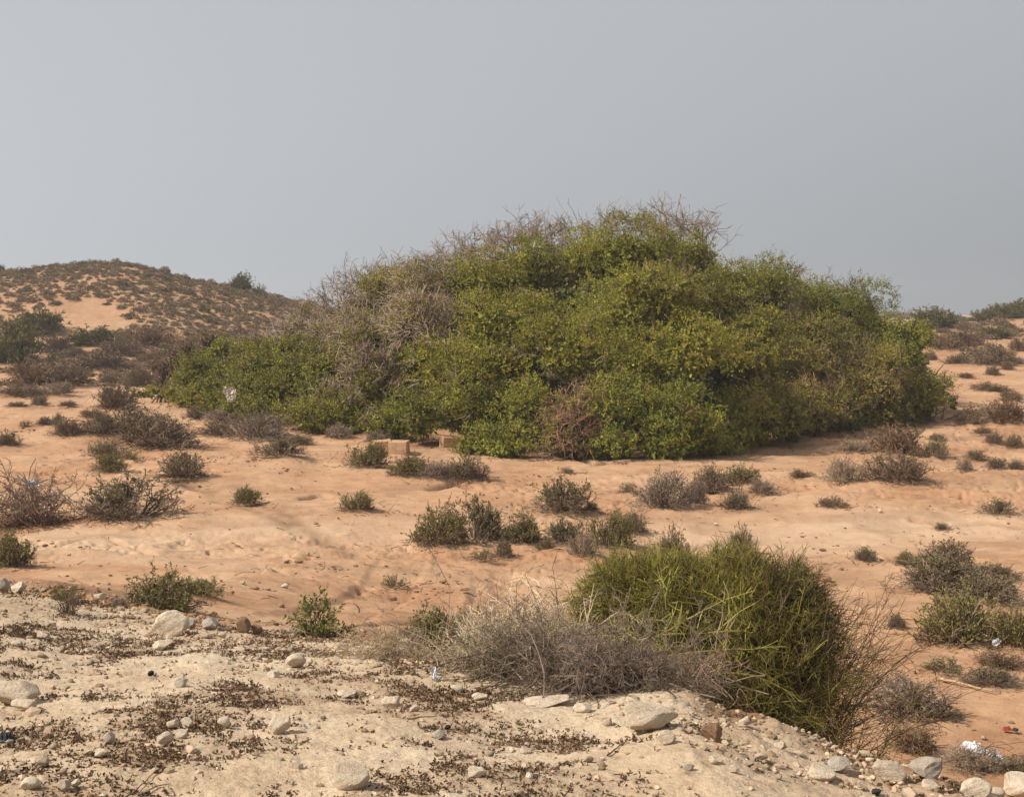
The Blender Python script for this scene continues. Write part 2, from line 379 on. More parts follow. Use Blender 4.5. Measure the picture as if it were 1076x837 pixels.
# centre x, base y, width, height in photo pixels -> world size at that distance
SH = [
 (5, 471, 28, 16, 'mixed', 'small dark shrub cut off by the left photo edge just above the bare thorn bush'),
 (132, 551, 84, 44, 'mixed', 'grey-brown shrub with green tips on a sand hump right of the bare thorn bush'),
 (9, 598, 44, 34, 'green', 'dark green shrub at the left photo edge below the bare thorn bush'),
 (141, 462, 58, 30, 'brown', 'dark shrub forming the upper back half of the big left cluster'),
 (169, 476, 74, 32, 'brown', 'widest brown shrub of the big left cluster, at its front right'),
 (109, 483, 38, 18, 'mixed', 'low shrub at the lower left foot of the big left cluster'),
 (114, 498, 28, 19, 'green', 'small round olive shrub just below the big left cluster'),
 (136, 485, 17, 10, 'sprig', 'tiny olive tuft between two shrubs under the big left cluster'),
 (189, 507, 43, 28, 'mixed', 'lone round dark shrub on bare sand below right of the left cluster'),
 (258, 532, 26, 18, 'green', 'tiny lone dark green shrub near the top of the faint wheel track'),
 (102, 463, 34, 22, 'mixed', 'shrub with pale green tips touching the left end of the big left cluster'),
 (68, 462, 34, 17, 'brown', 'low dark brown shrub alone left of the big left cluster'),
 (46, 448, 15, 8, 'brown', 'tiny brown shrub, middle of three small tufts above the bare thorn bush'),
 (26, 450, 11, 7, 'sprig', 'smallest thin tuft at left of three tufts above the bare thorn bush'),
 (60, 449, 15, 13, 'mixed', 'upright tuft at right of three small tufts above the bare thorn bush'),
 (96, 441, 22, 9, 'rust', 'low rusty tuft on the sand left of the path to the green thicket'),
 (122, 434, 42, 30, 'brown', 'brown rounded shrub just left of the thicket\'s creeping green tip'),
 (204, 443, 25, 13, 'mixed', 'small ragged shrub at the front foot of the bright green bush'),
 (238, 447, 46, 12, 'grey', 'flat grey dead shrub at the foot of the bright green bush'),
 (226, 461, 36, 14, 'brown', 'low dark shrub left of the wide grey-brown one below the green bush'),
 (268, 467, 60, 28, 'grey', 'wide grey-brown shrub on the sand below the pale bag in the bush'),
 (292, 483, 45, 19, 'mixed', 'flat olive shrub right of the wide grey-brown shrub'),
 (314, 470, 27, 9, 'brown', 'thin low shrub behind the flat olive one below the thicket'),
 (355, 463, 26, 16, 'grey', 'small dark dead shrub at the thicket foot left of the stone blocks'),
 (398, 467, 26, 12, 'grey', 'grey dead tuft directly behind the pair of stone blocks'),
 (386, 494, 36, 25, 'green', 'olive shrub just in front and left of the stone blocks'),
 (429, 505, 38, 22, 'green', 'olive shrub at the left end of the row below the stone blocks'),
 (456, 507, 34, 17, 'grey', 'grey dead shrub in the middle of the row below the stone blocks'),
 (487, 509, 48, 27, 'mixed', 'dark olive shrub at the right end of the row below the stone blocks'),
 (374, 539, 31, 19, 'green', 'lone small green shrub on the open sand beside the wheel track'),
 (462, 577, 52, 40, 'green', 'green left half of the large paired shrub in mid sand'),
 (500, 572, 58, 45, 'mixed', 'taller grey and green right half of the large paired shrub in mid sand'),
 (549, 575, 36, 31, 'green', 'upright green shrub just right of the large paired shrub'),
 (529, 586, 16, 18, 'mixed', 'small tuft between the paired shrub and the low sprig'),
 (507, 590, 21, 11, 'sprig', 'tiny flat sprig in front of the large paired shrub'),
 (413, 619, 21, 13, 'sprig', 'tiny thin tuft alone on the sand left of the dead twig bush'),
 (592, 543, 52, 34, 'mixed', 'lone round grey and olive shrub in front of the brown dead patch of the thicket'),
 (596, 499, 14, 7, 'sprig', 'tiny sprig close under the thicket\'s brown dead patch'),
 (660, 519, 17, 10, 'sprig', 'tiny olive sprig left of the wide grey shrub'),
 (622, 540, 15, 8, 'brown', 'tiny brown tuft at the right foot of the lone round shrub'),
 (700, 537, 52, 38, 'grey', 'wide grey shrub, largest of the cluster in front of the thicket'),
 (731, 530, 23, 25, 'grey', 'narrow grey shrub joined to the right of the wide grey shrub'),
 (748, 519, 32, 26, 'mixed', 'rounded olive shrub behind the narrow grey one in the cluster'),
 (778, 511, 37, 19, 'green', 'olive shrub up the slope right of the rounded olive shrub'),
 (803, 522, 28, 17, 'grey', 'grey shrub at the right end of the cluster before the thicket'),
 (774, 538, 30, 22, 'mixed', 'small round shrub in front of the cluster, beside dark droppings'),
 (593, 574, 36, 24, 'mixed', 'dark shrub right of the upright green one in the middle row'),
 (573, 580, 18, 11, 'brown', 'tiny brown tuft in the gap of the middle row of shrubs'),
 (612, 586, 28, 24, 'grey', 'grey shrub low at the front of the middle row near the pale twig'),
 (641, 577, 44, 34, 'green', 'largest green shrub of the middle row, behind the pale twigs'),
 (665, 563, 27, 22, 'mixed', 'olive shrub at the back right end of the middle row'),
 (706, 592, 34, 36, 'mixed', 'thin olive shrub peeping over the left top of the green broom'),
 (780, 584, 30, 30, 'mixed', 'olive shrub peeping over the middle top of the green broom'),
 (844, 505, 25, 9, 'rust', 'flat brown mat of a shrub on the sand right of the thicket foot'),
 (897, 479, 32, 14, 'grey', 'low grey shrub left of the tall dry one on the right rise'),
 (943, 480, 50, 30, 'rust', 'tall dry brown shrub on the right rise with loose top twigs'),
 (985, 483, 28, 20, 'mixed', 'small loose shrub right of the tall dry one on the right rise'),
 (985, 464, 15, 7, 'brown', 'tiny brown tuft above the small loose shrub on the right rise'),
 (888, 511, 34, 26, 'grey', 'grey shrub at the left of the front pair on the right rise'),
 (941, 511, 68, 31, 'brown', 'wide dark brown shrub at the right of the front pair on the right rise'),
 (876, 536, 29, 11, 'brown', 'small flattened dark shrub lying on the smooth pale sand'),
 (1021, 448, 26, 18, 'mixed', 'olive shrub left of the wide brown one at the upper right'),
 (1058, 448, 42, 25, 'rust', 'wide brown shrub at the upper right, beside an olive one'),
 (1034, 458, 18, 7, 'rust', 'small flat reddish tuft under the wide brown shrub'),
 (1046, 468, 18, 12, 'brown', 'small grey-brown tuft between the flat reddish and dark tufts'),
 (1065, 472, 18, 13, 'brown', 'dark tuft nearest the right edge below the wide brown shrub'),
 (1025, 484, 22, 8, 'brown', 'flat dark tuft above the rubbly patch at the right'),
 (1015, 496, 15, 12, 'grey', 'small grey tuft growing in the rubbly patch at the right'),
 (1048, 494, 18, 11, 'mixed', 'small olive tuft right of the rubbly patch'),
 (1069, 495, 17, 10, 'brown', 'brown tuft at the right edge level with the rubbly patch'),
 (1050, 543, 30, 16, 'mixed', 'lone olive shrub on the sand near the right edge, mid height'),
 (991, 559, 14, 8, 'brown', 'tiny dark tuft alone on the smooth pale sand at the right'),
 (911, 591, 21, 13, 'mixed', 'small dark shrub with a flat tail right of the broom top'),
 (958, 598, 26, 14, 'green', 'small yellow-green shrub left of the big right cluster'),
 (997, 600, 44, 28, 'brown', 'topmost brown-green shrub of the big right cluster'),
 (1000, 628, 82, 40, 'mixed', 'broadest shrub of the big right cluster, in its middle'),
 (1053, 612, 36, 14, 'brown', 'flat brown shrub at the back right of the big right cluster'),
 (1046, 638, 54, 26, 'mixed', 'olive shrub at the right of the big right cluster'),
 (1007, 682, 80, 54, 'green', 'large yellow-green shrub at the front of the big right cluster'),
 (1066, 686, 44, 40, 'green', 'yellow-green shrub cut by the right edge, behind the scrap of paper'),
 (1055, 703, 48, 16, 'rust', 'dry brown shrub below the scrap of paper at the right edge'),
 (943, 662, 17, 14, 'mixed', 'small lone tuft between the broom and the big right cluster'),
 (992, 707, 38, 17, 'sprig', 'thin pale green tuft on the sand above the dry grey shrub'),
 (1047, 721, 60, 18, 'mixed', 'flat olive shrub trailing to the right edge behind the driftwood'),
 (954, 753, 80, 42, 'grey', 'grey dry shrub alone on the sand right of the broom'),
 (992, 756, 40, 12, 'brown', 'flat dead tuft at the right foot of the grey dry shrub'),
 (1030, 808, 62, 22, 'grey', 'low grey-green straggly plant below the white plastic sheet'),
 (1072, 812, 44, 16, 'mixed', 'low straggly plant at the bottom right edge beside the white sheet'),
 (165, 640, 76, 40, 'green', 'full dark green shrub standing behind the pale rubble, lower left'),
 (122, 639, 22, 12, 'grey', 'dead grey skirt of twigs left of the full dark green shrub'),
 (214, 642, 40, 16, 'green', 'low green shrub right of the full dark green one'),
 (197, 652, 34, 16, 'sprig', 'sparse yellow-green tuft in front of the low green shrub'),
 (440, 684, 60, 26, 'brown', 'brown low shrub behind the mound edge, left of the green one'),
 (466, 686, 66, 48, 'green', 'dark green shrub behind the mound edge, beside the dead twig bush'),
 (66, 632, 30, 18, 'sprig', 'thin dry tuft behind the stones at the far left of the mound'),
 (160, 610, 8, 3, 'sprig', 'speck of a tuft above the full dark green shrub'),
]
for a in SH:
    if a[1] == 610: continue
    dm = 0
    if a[1] > 640 and a[0] < 560 and a[0] > 150 and a[5].find('mound') < 0: dm = 12
    if a[1] > 740 and a[0] > 900: dm = 9.5
    shrub(*a, dmin=dm, bump=a[1] < 700)
GR_L = 'brown shrubs on the flat ground left of the thicket'
SL = [
 (8, 386, 54, 46, 'olive', 'large dark rounded shrub at the left photo edge below the knoll'),
 (38, 355, 44, 24, 'olive', 'yellow-olive rounded shrub behind the large dark one at left edge'),
 (56, 375, 34, 20, 'brown', 'brown shrub right of the large dark one at the left edge'),
 (77, 379, 22, 13, 'brown', 'small brown shrub right of the brown one near left edge'),
 (126, 377, 44, 18, 'brown', 'wide brown shrub on the flat between knoll and sand path'),
 (103, 392, 46, 19, 'brown', 'dark shrub tapering right above the sand path at left'),
 (40, 411, 56, 28, 'rust', 'broad dry reddish-brown shrub at left above the low dark mat'),
 (72, 411, 40, 20, 'brown', 'brown shrub joined to the right of the broad reddish-brown one'),
 (157, 383, 27, 11, 'rust', 'small reddish shrub left of the thicket\'s bare brown end'),
 (113, 404, 18, 9, 'brown', 'small dark tuft in the middle of the left sand path'),
 (143, 409, 32, 20, 'brown', 'loose dark shrub left of the thicket beside the sand path'),
 (71, 389, 12, 6, 'brown', 'tiny tuft between the brown shrubs at the left'),
 (22, 421, 50, 11, 'brown', 'flat dark mat of a shrub under the broad reddish-brown one'),
 (56, 420, 36, 14, 'grey', 'low grey mat right of the flat dark mat at left'),
 (41, 428, 19, 10, 'brown', 'small tuft just below the low grey mat at left'),
 (15, 430, 22, 5, 'brown', 'thin flat tuft near the left edge below the dark mat'),
 (71, 429, 17, 6, 'brown', 'thin flat tuft right of the small one below the grey mat'),
 (155, 366, 50, 18, 'rust', 'long dry brown shrub at the foot of the knoll left of the thicket'),
 (97, 366, 50, 16, 'olive', 'brown-olive shrub in the belt at the foot of the knoll'),
]
for a in SL: shrub(*a, group=GR_L)
GR_R = 'shrubs on the rising ground right of the thicket'
SR = [
 (942, 335, 14, 10, 'brown', 'small dark shrub on the skyline just right of the thicket'),
 (955, 336, 18, 12, 'brown', 'round brown shrub on the skyline right of the small dark one'),
 (984, 347, 42, 20, 'olive', 'bright olive rounded shrub below the skyline right of the thicket'),
 (1036, 341, 30, 18, 'olive', 'dark olive shrub at the left end of the right skyline ridge'),
 (1058, 338, 36, 20, 'olive', 'olive shrub in the middle of the right skyline ridge'),
 (1075, 337, 30, 24, 'olive', 'tallest olive shrub of the right skyline ridge, at the photo edge'),
 (995, 371, 40, 15, 'rust', 'left dry brown shrub of the broad belt at the upper right'),
 (1018, 369, 34, 18, 'rust', 'middle dry brown shrub of the broad belt at the upper right'),
 (1047, 387, 40, 22, 'brown', 'large grey-brown shrub below the belt at the upper right'),
 (1028, 378, 17, 10, 'rust', 'small dark reddish shrub at the lower left of the large grey-brown one'),
 (1044, 396, 14, 11, 'brown', 'small shrub directly below the large grey-brown one'),
 (1060, 390, 12, 9, 'brown', 'small shrub at the lower right of the large grey-brown one'),
 (1069, 385, 18, 8, 'grey', 'flat shrub at the right edge beside the large grey-brown one'),
 (1004, 385, 22, 9, 'brown', 'low dark shrub on open sand right of the thicket'),
 (977, 380, 14, 10, 'brown', 'small brown shrub hugging the right flank of the thicket'),
 (967, 389, 11, 11, 'brown', 'narrow brown shrub against the right flank of the thicket'),
 (1016, 399, 16, 5, 'brown', 'tiny flat tuft on open sand below the low dark shrub'),
 (1036, 413, 22, 9, 'brown', 'low dark tuft at the left end of the trailing pair, right side'),
 (1054, 415, 22, 7, 'brown', 'flat dark tuft at the right end of the trailing pair, right side'),
 (1064, 423, 20, 10, 'rust', 'reddish tuft under the trailing pair near the right edge'),
 (993, 352, 16, 6, 'brown', 'dark tuft below the bright olive rounded shrub'),
 (1013, 349, 15, 8, 'brown', 'dark tuft on the pale sand in front of the far trees'),
 (1034, 351, 14, 7, 'brown', 'small dark tuft on pale sand under the ridge\'s left end'),
 (1062, 347, 12, 6, 'brown', 'small dark tuft on pale sand under the middle of the right ridge'),
 (1050, 358, 30, 12, 'olive', 'yellow-olive shrub in the brown belt near the right edge'),
 (1071, 371, 18, 14, 'rust', 'dark red-brown shrub at the right edge beside the belt'),
]
for a in SR: shrub(*a[:3], a[3]*(0.72 if a[1] < 345 else 1), *a[4:], group=GR_R)

# ------------------------------------------------------------------ knoll and far scrub: small single-mesh shrubs
def far_template(seed, col, lo=0.03, hi=0.06):
    rs = RS(seed); mb = MB(); n = 420
    nc = rs.randint(2, 5); cx = rs.uniform(-0.5, 0.5, nc); cy = rs.uniform(-0.5, 0.5, nc)
    k = rs.randint(0, nc, n); th = rs.uniform(0, 2*PI, n); ph = np.arccos(rs.uniform(0, 1, n)); r = rs.uniform(0.3, 0.62, n)
    O = np.stack([cx[k]+r*np.sin(ph)*np.cos(th), cy[k]+r*np.sin(ph)*np.sin(th), r/0.62*np.cos(ph)*(0.75+0.25*np.cos(k*2.0))], 1)
    D = np.stack([np.sin(ph)*np.cos(th), np.sin(ph)*np.sin(th), np.cos(ph)], 1)+rs.normal(size=(n, 3))*0.5
    V, Q = leaves(rs, O, D, rs.uniform(0.16, 0.3, n), rs.uniform(0.08, 0.16, n))
    mb.add(V, Q, vcol(jit(rs, col, n, 0.35), 4)); return V, Q, vcol(jit(rs, col, n, 0.35), 4), mb
FT = [far_template(900+i, c) for i, c in enumerate([(0.18, 0.135, 0.095), (0.20, 0.15, 0.105), (0.17, 0.135, 0.085), (0.22, 0.16, 0.115), (0.16, 0.14, 0.08)])]
FM = [t[3].mesh('far_shrub', M_LEAF) for t in FT]
rs = RS(55)
cand = []; CA = np.zeros((4500, 3))
n = 0
while n < 42000:
    px = rs.uniform(-60, 440); y = rs.uniform(64, 146); n += 1
    x = (px-538)/F*y
    cl = fbm(x*0.10, y*0.10, 77)+0.6*fbm(x*0.35, y*0.35, 78)
    bare = math.exp(-((px-85)/62)**2-((y-101)/5.5)**2)*0.9+math.exp(-((px-190)/40)**2-((y-97)/2)**2)*0.5
    dens = 0.52+0.7*cl-bare+(0.3 if y > 115 else 0)-(0.45 if y < 74 else 0)+(0.3 if 76 < y < 92 and px > 60 else 0)
    if rs.uniform() > dens: continue
    sz = rs.gamma(4, 0.09)+0.10
    m_ = len(cand)
    if m_ and (((x-CA[:m_, 0])**2+(y-CA[:m_, 1])**2) < (0.74*(sz+CA[:m_, 2]))**2).any(): continue
    cand.append((x, y, sz, px)); CA[m_] = (x, y, sz)
    if m_ > 4300: break
for i in range(110):        # further scrub on the right-hand rise and behind
    px = rs.uniform(930, 1140); y = rs.uniform(70, 135); x = (px-538)/F*y
    cand.append((x, y, rs.uniform(0.35, 0.9), px))
def show(c):
    return c[2]/c[1]*(1 if -8 < c[3] < 1084 else 0.01)
cand.sort(key=show, reverse=True)
ind, rest = cand[:298], cand[298:]
HG = 'small shrubs dotting the distant slopes'
for (x, y, sz, px) in ind:
    j = rs.randint(len(FM)); o = put('hillside_shrub', FM[j], None, (x, y, float(H(x, y))-0.03))
    o.rotation_euler = (0, 0, rs.uniform(0, 6.28)); o.scale = (sz, sz, sz*rs.uniform(0.55, 0.85))
    if px < 600: tag(o, 'small dark brown shrub dotted on the slope and foot of the distant left knoll', 'shrub', 'small shrubs on the distant knoll')
    else: tag(o, 'small dark far-off shrub on the rising sand at the upper right', 'shrub', 'small far shrubs at the upper right')
mb = MB()
for (x, y, sz, px) in rest:
    V, Q, cl, _ = FT[rs.randint(len(FT))]; a = rs.uniform(0, 6.28); ca, sa = math.cos(a), math.sin(a)
    W = np.stack([x+sz*(V[:, 0]*ca-V[:, 1]*sa), y+sz*(V[:, 0]*sa+V[:, 1]*ca), float(H(x, y))-0.03+sz*0.7*V[:, 2]], 1)
    mb.add(W, Q, cl*rs.uniform(0.8, 1.2))
tag(put('distant_scrub', mb.mesh('distant_scrub', M_LEAF)), 'sparse dark scrub speckling the distant slopes', 'scrub', None, 'stuff')
def crest_bush(px, row, w, h, key, label, y=127.0, name='desert_shrub', cat='shrub', group=None):
    x = (px-538)/F*y; s = y/F; t = thing(name, (x, y, 0), label, cat, group, px, (w*s/2, w*s/2, h*s))
    tw, lf = KIND[key][0]; put('branches', tw, t); put('foliage', lf, t); PLACED.append(t)
crest_bush(254, 0, 22, 17, 'olive', 'dark round bush on the right shoulder of the distant knoll')
crest_bush(273, 0, 16, 12, 'sprig', 'sparse pale bush right of the round one on the knoll skyline')
crest_bush(3, 0, 9, 7, 'olive', 'tiny dark bush on the knoll skyline at the left photo edge')
# far flat-topped trees, hazy
def far_tree(px, y, w, h, label, seed):
    rs = RS(seed); x = (px-538)/F*y; s = y/F; w *= s; h *= s
    t = thing('acacia_tree', (x, y, 0), label, 'tree', 'hazy trees on the far skyline'); PLACED.append(t)
    n = 9; P = walk(rs, np.zeros((n, 3)), np.stack([rs.normal(size=n)*w*0.25, rs.normal(size=n)*w*0.25, np.full(n, h*0.6)], 1), np.full(n, h*0.75), 5, 0.15)
    b = MB(); V, Q = tubes(P, np.linspace(0.12, 0.04, 5)[None, :]*np.ones((n, 1)), 5); b.add(V, Q, (0.12, 0.09, 0.07)); put('trunk', b.mesh('trunk', M_TWIG), t)
    m = 2600; k = rs.randint(0, 7, m); cx = rs.uniform(-0.36, 0.36, 7)*w; cy = rs.uniform(-0.36, 0.36, 7)*w; cz = rs.uniform(0.4, 0.8, 7)*h
    d = norm(rs.normal(size=(m, 3)))*rs.uniform(0.5, 1, (m, 1))
    O = np.stack([cx[k]+d[:, 0]*w*0.2, cy[k]+d[:, 1]*w*0.2, np.maximum(0.05, cz[k]+d[:, 2]*h*0.24)], 1)
    V, Q = leaves(rs, O, rs.normal(size=(m, 3)), rs.uniform(0.2, 0.5, m), rs.uniform(0.12, 0.3, m)); b = MB(); b.add(V, Q, vcol(jit(rs, (0.15, 0.165, 0.09), m, 0.3), 4))
    put('crown', b.mesh('crown', M_LEAF), t)
far_tree(992, 230, 30, 13, 'low hazy grey-green tree, left of the pair on the far skyline', 1)
far_tree(1010, 235, 26, 17, 'taller pale flat-topped hazy tree, right of the pair on the far skyline', 2)
# ------------------------------------------------------------------ the great thicket
CPX = [135, 150, 200, 250, 300, 330, 370, 420, 470, 520, 560, 620, 680, 735, 752, 770, 800, 860, 875, 890, 930, 945, 965, 985, 1000, 1010]
CPY = [425, 412, 372, 362, 352, 325, 300, 288, 270, 258, 246, 238, 236, 236, 256, 274, 272, 280, 300, 306, 306, 332, 350, 376, 402, 424]
BPX = [140, 200, 280, 350, 420, 480, 560, 640, 720, 790, 860, 900, 980, 1000]
BPY = [414, 432, 447, 456, 467, 479, 484, 484, 486, 472, 459, 452, 444, 426]
def base_y(px):
    p = at(px, float(np.interp(px, BPX, BPY))); return p[1]
_bx = np.arange(140, 1011, 10.0); _by = np.array([base_y(q) for q in _bx])
_by = np.convolve(np.pad(_by, 2, mode='edge'), np.ones(5)/5, 'valid')
def surf(px, t, back=False):
    """a point on the outer skin of the thicket: t=0 at the front foot, t=1 at the crest"""
    b = np.interp(px, _bx, _by); depth = 8.5*sst(130, 330, px)*(1-sst(900, 1010, px))+3.0
    yc = b+depth; zc = (330-np.interp(px, CPX, CPY))/F*yc
    zb = float(H((px-538)/F*b, b))
    y = b+depth*t if not back else yc+(1-t)*depth*0.8
    z = zb+(zc-zb)*(1-(1-t)**2.1) if not back else -3.4+(zc+3.4)*(1-(1-t)**2.2)
    return np.array([(px-538)/F*(b+depth*t if not back else yc), y, z])
# tint patches in the photo: centre x, y, radius x, y, type
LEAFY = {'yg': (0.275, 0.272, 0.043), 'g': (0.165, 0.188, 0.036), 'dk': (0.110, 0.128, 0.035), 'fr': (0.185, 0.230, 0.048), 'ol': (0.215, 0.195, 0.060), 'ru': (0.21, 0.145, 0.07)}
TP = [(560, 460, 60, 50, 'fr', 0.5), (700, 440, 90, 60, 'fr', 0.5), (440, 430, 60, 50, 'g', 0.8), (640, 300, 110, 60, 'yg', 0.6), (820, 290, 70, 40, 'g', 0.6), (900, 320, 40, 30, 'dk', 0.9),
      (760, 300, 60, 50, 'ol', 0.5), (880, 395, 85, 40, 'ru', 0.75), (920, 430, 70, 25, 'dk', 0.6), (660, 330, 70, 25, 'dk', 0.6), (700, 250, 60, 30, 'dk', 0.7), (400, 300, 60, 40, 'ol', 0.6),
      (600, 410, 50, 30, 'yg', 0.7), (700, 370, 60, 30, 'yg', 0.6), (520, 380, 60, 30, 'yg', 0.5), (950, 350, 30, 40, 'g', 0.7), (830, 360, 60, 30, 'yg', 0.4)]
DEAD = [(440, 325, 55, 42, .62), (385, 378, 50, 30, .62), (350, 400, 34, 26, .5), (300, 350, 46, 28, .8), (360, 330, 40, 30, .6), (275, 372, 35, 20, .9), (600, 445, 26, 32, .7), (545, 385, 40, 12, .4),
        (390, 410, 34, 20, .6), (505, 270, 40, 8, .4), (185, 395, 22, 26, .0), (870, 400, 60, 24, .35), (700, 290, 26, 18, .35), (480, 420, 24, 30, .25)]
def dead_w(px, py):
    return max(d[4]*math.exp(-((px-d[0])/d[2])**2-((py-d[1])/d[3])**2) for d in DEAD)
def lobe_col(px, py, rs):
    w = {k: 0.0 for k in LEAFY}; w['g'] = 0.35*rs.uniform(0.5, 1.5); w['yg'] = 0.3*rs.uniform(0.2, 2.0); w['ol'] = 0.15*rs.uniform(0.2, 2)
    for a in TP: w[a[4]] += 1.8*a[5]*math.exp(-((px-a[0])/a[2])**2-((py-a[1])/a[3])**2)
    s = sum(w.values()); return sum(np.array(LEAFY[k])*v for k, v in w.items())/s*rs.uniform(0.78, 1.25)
def proj(p):
    c, s = math.cos(PITCH), math.sin(PITCH); f = p[1]*c-p[2]*s; v = p[1]*s+p[2]*c
    return 538+F*p[0]/f, 418.5-F*v/f
def shoots(rs, Cn, rad, sq, nsh, nlf, ll, col, mb, twb, deadp, others, up=0.25, tcol=(0.13, 0.10, 0.075), floor=None):
    """leafy shoots growing out of one lobe of foliage"""
    D = norm(rs.normal(size=(nsh, 3))*np.array([1, 1, 1])); D[:, 2] = np.where(D[:, 2] < -0.35, -D[:, 2], D[:, 2])
    r0 = rad*rs.uniform(0.55, 0.92, nsh)
    bumpy = 1+0.16*np.sin(D[:, 0]*5+Cn[0]*3)+0.14*np.sin(D[:, 2]*6+Cn[1])
    O = Cn+D*(r0*bumpy)[:, None]*sq
    if len(others):
        oc = np.array([o[0] for o in others]); orr = np.array([o[1] for o in others])
        dd = np.linalg.norm((O[:, None]-oc[None])/sq, axis=2); keep = (dd > orr[None]*0.78).all(1)
        O, D = O[keep], D[keep]
    if floor is not None:
        g = H(O[:, 0], O[:, 1]); k2 = O[:, 2] > g-0.02; O, D = O[k2], D[k2]
    n = len(O)
    if n == 0: return
    L = rs.uniform(0.25, 0.62, n)*(0.7+0.3*rad)
    P = walk(rs, O, D+rs.normal(size=(n, 3))*0.45+np.array([0, 0, up]), L, 5, 0.28, -0.06)
    isdead = rs.uniform(size=n) < deadp
    Pd = P[isdead]
    if len(Pd):
        V, Q = tubes(Pd, np.linspace(0.015, 0.007, 5)[None, :]*np.ones((len(Pd), 1))); twb.add(V, Q, vcol(jit(rs, tcol, len(Pd), 0.3), 15))
        m = len(Pd)*4; O2, D2, _ = fork(rs, Pd, m, 0.7, 0.1, 1.0); P2 = walk(rs, O2, D2, rs.uniform(0.15, 0.42, m), 3, 0.4)
        V, Q = tubes(P2, np.linspace(0.009, 0.005, 3)[None, :]*np.ones((m, 1))); twb.add(V, Q, vcol(jit(rs, tcol, m, 0.35), 9))
    Pl = P[~isdead]; n = len(Pl)
    if n == 0: return
    i = np.repeat(np.arange(n), nlf); t = rs.uniform(0.05, 1.0, n*nlf)*4; j = np.minimum(t.astype(int), 3); fr = (t-j)[:, None]
    B = Pl[i, j]*(1-fr)+Pl[i, j+1]*fr; T = norm(Pl[i, j+1]-Pl[i, j])
    Dl = norm(T*0.6+rs.normal(size=T.shape)*0.75+np.array([0, 0, 0.15])); ln = rs.uniform(0.6, 1.25, len(B))*ll*(1.1-0.4*t/4)
    V, Q = leaves(rs, B+rs.normal(size=B.shape)*0.02, Dl, ln, ln*0.5)
    sc = jit(rs, col, n, 0.22)
    ye = rs.uniform(size=n) < 0.22; sc[ye] *= np.array([1.5, 1.3, 1.0])
    mb.add(V, Q, vcol(np.clip(sc[i]*rs.uniform(0.8, 1.2, (len(i), 1)), 0, 1), 4))
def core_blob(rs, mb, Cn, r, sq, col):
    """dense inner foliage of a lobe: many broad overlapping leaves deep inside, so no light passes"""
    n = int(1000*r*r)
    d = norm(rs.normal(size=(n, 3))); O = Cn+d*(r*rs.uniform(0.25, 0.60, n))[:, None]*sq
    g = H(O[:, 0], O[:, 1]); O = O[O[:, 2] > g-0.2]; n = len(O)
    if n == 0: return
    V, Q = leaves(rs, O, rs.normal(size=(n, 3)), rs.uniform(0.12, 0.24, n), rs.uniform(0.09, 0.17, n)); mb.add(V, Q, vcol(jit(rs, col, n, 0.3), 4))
def lobes_on(rs, cells, rmin, rmax, back):
    out = []
    for (px, t) in cells:
        r = rs.uniform(rmin, rmax)
        p = surf(px, t, back); e = 4.0
        px2 = surf(px+e, t, back)-surf(px-e, t, back); pt = surf(px, min(1, t+0.02), back)-surf(px, max(0, t-0.02), back)
        nrm = np.cross(px2, pt); nrm /= (np.linalg.norm(nrm)+1e-9)
        if nrm[2] < 0: nrm = -nrm
        b = np.interp(px, _bx, _by); top = -(np.interp(px, CPX, CPY)-330)/F*(b+8)-float(H(p[0], b))
        r = min(r, max(0.45, top*0.42))
        out.append([p-nrm*r*rs.uniform(0.6, 1.15), r])
    return out
rs = RS(11)
# the crowns one can make out in the thicket: centre in the photo and half width, in pixels
CROWNS = [(700, 268, 46), (655, 262, 42), (610, 268, 42), (560, 282, 42), (515, 292, 38), (478, 304, 38), (432, 312, 36), (396, 312, 28), (738, 262, 24), (820, 298, 42), (862, 312, 32), (782, 300, 34), (905, 336, 36), (930, 352, 32), (335, 345, 28), (300, 368, 24),
 (570, 332, 48), (628, 322, 46), (690, 318, 50), (748, 322, 42), (796, 340, 42), (510, 340, 42), (452, 345, 44), (850, 352, 44), (392, 362, 44), (345, 380, 36), (460, 392, 42), (520, 385, 42), (588, 376, 46), (655, 372, 52), (722, 370, 48), (788, 386, 46), (846, 396, 46), (896, 392, 46), (938, 390, 36),
 (345, 420, 36), (398, 412, 42), (440, 440, 38), (505, 436, 44), (560, 424, 44), (612, 432, 34), (662, 428, 46), (716, 438, 46), (762, 436, 40), (806, 428, 40), (856, 430, 36), (905, 428, 36), (950, 422, 32), (400, 446, 26), (352, 444, 22), (975, 420, 22), (540, 462, 26), (590, 462, 28), (640, 466, 26), (690, 470, 26), (745, 464, 24)]
def on_skin(px, py):
    best = None
    for t in np.linspace(0.0, 1.0, 41):
        p = surf(px, t); q = proj(p)
        if best is None or abs(q[1]-py) < best[0]: best = (abs(q[1]-py), t, p)
    return best[1], best[2]
front = []
for (px, py, rp) in CROWNS:
    px += rs.uniform(-14, 14); rp *= rs.uniform(0.88, 1.25); py += rs.uniform(-12, 12) if py > 300 else rs.uniform(0, 6); py = min(py, float(np.interp(px, BPX, BPY))-rp*0.55)
    t, p = on_skin(px, py); r = rp*p[1]/F*0.96
    c0 = p+np.array([0, r*rs.uniform(-0.65, 0.55), -0.08*r]); front.append([c0, r*0.9])
    for k in range(int(3+r*3)):      # smaller sprays that break each crown's outline
        d = norm(rs.normal(size=3)); d[1] = -abs(d[1])*0.8; d[2] = abs(d[2])*0.9-0.15; d = norm(d); q = r*rs.uniform(0.22, 0.38)
        front.append([c0+d*r*0.82*np.array([1, 1, 0.86]), q])
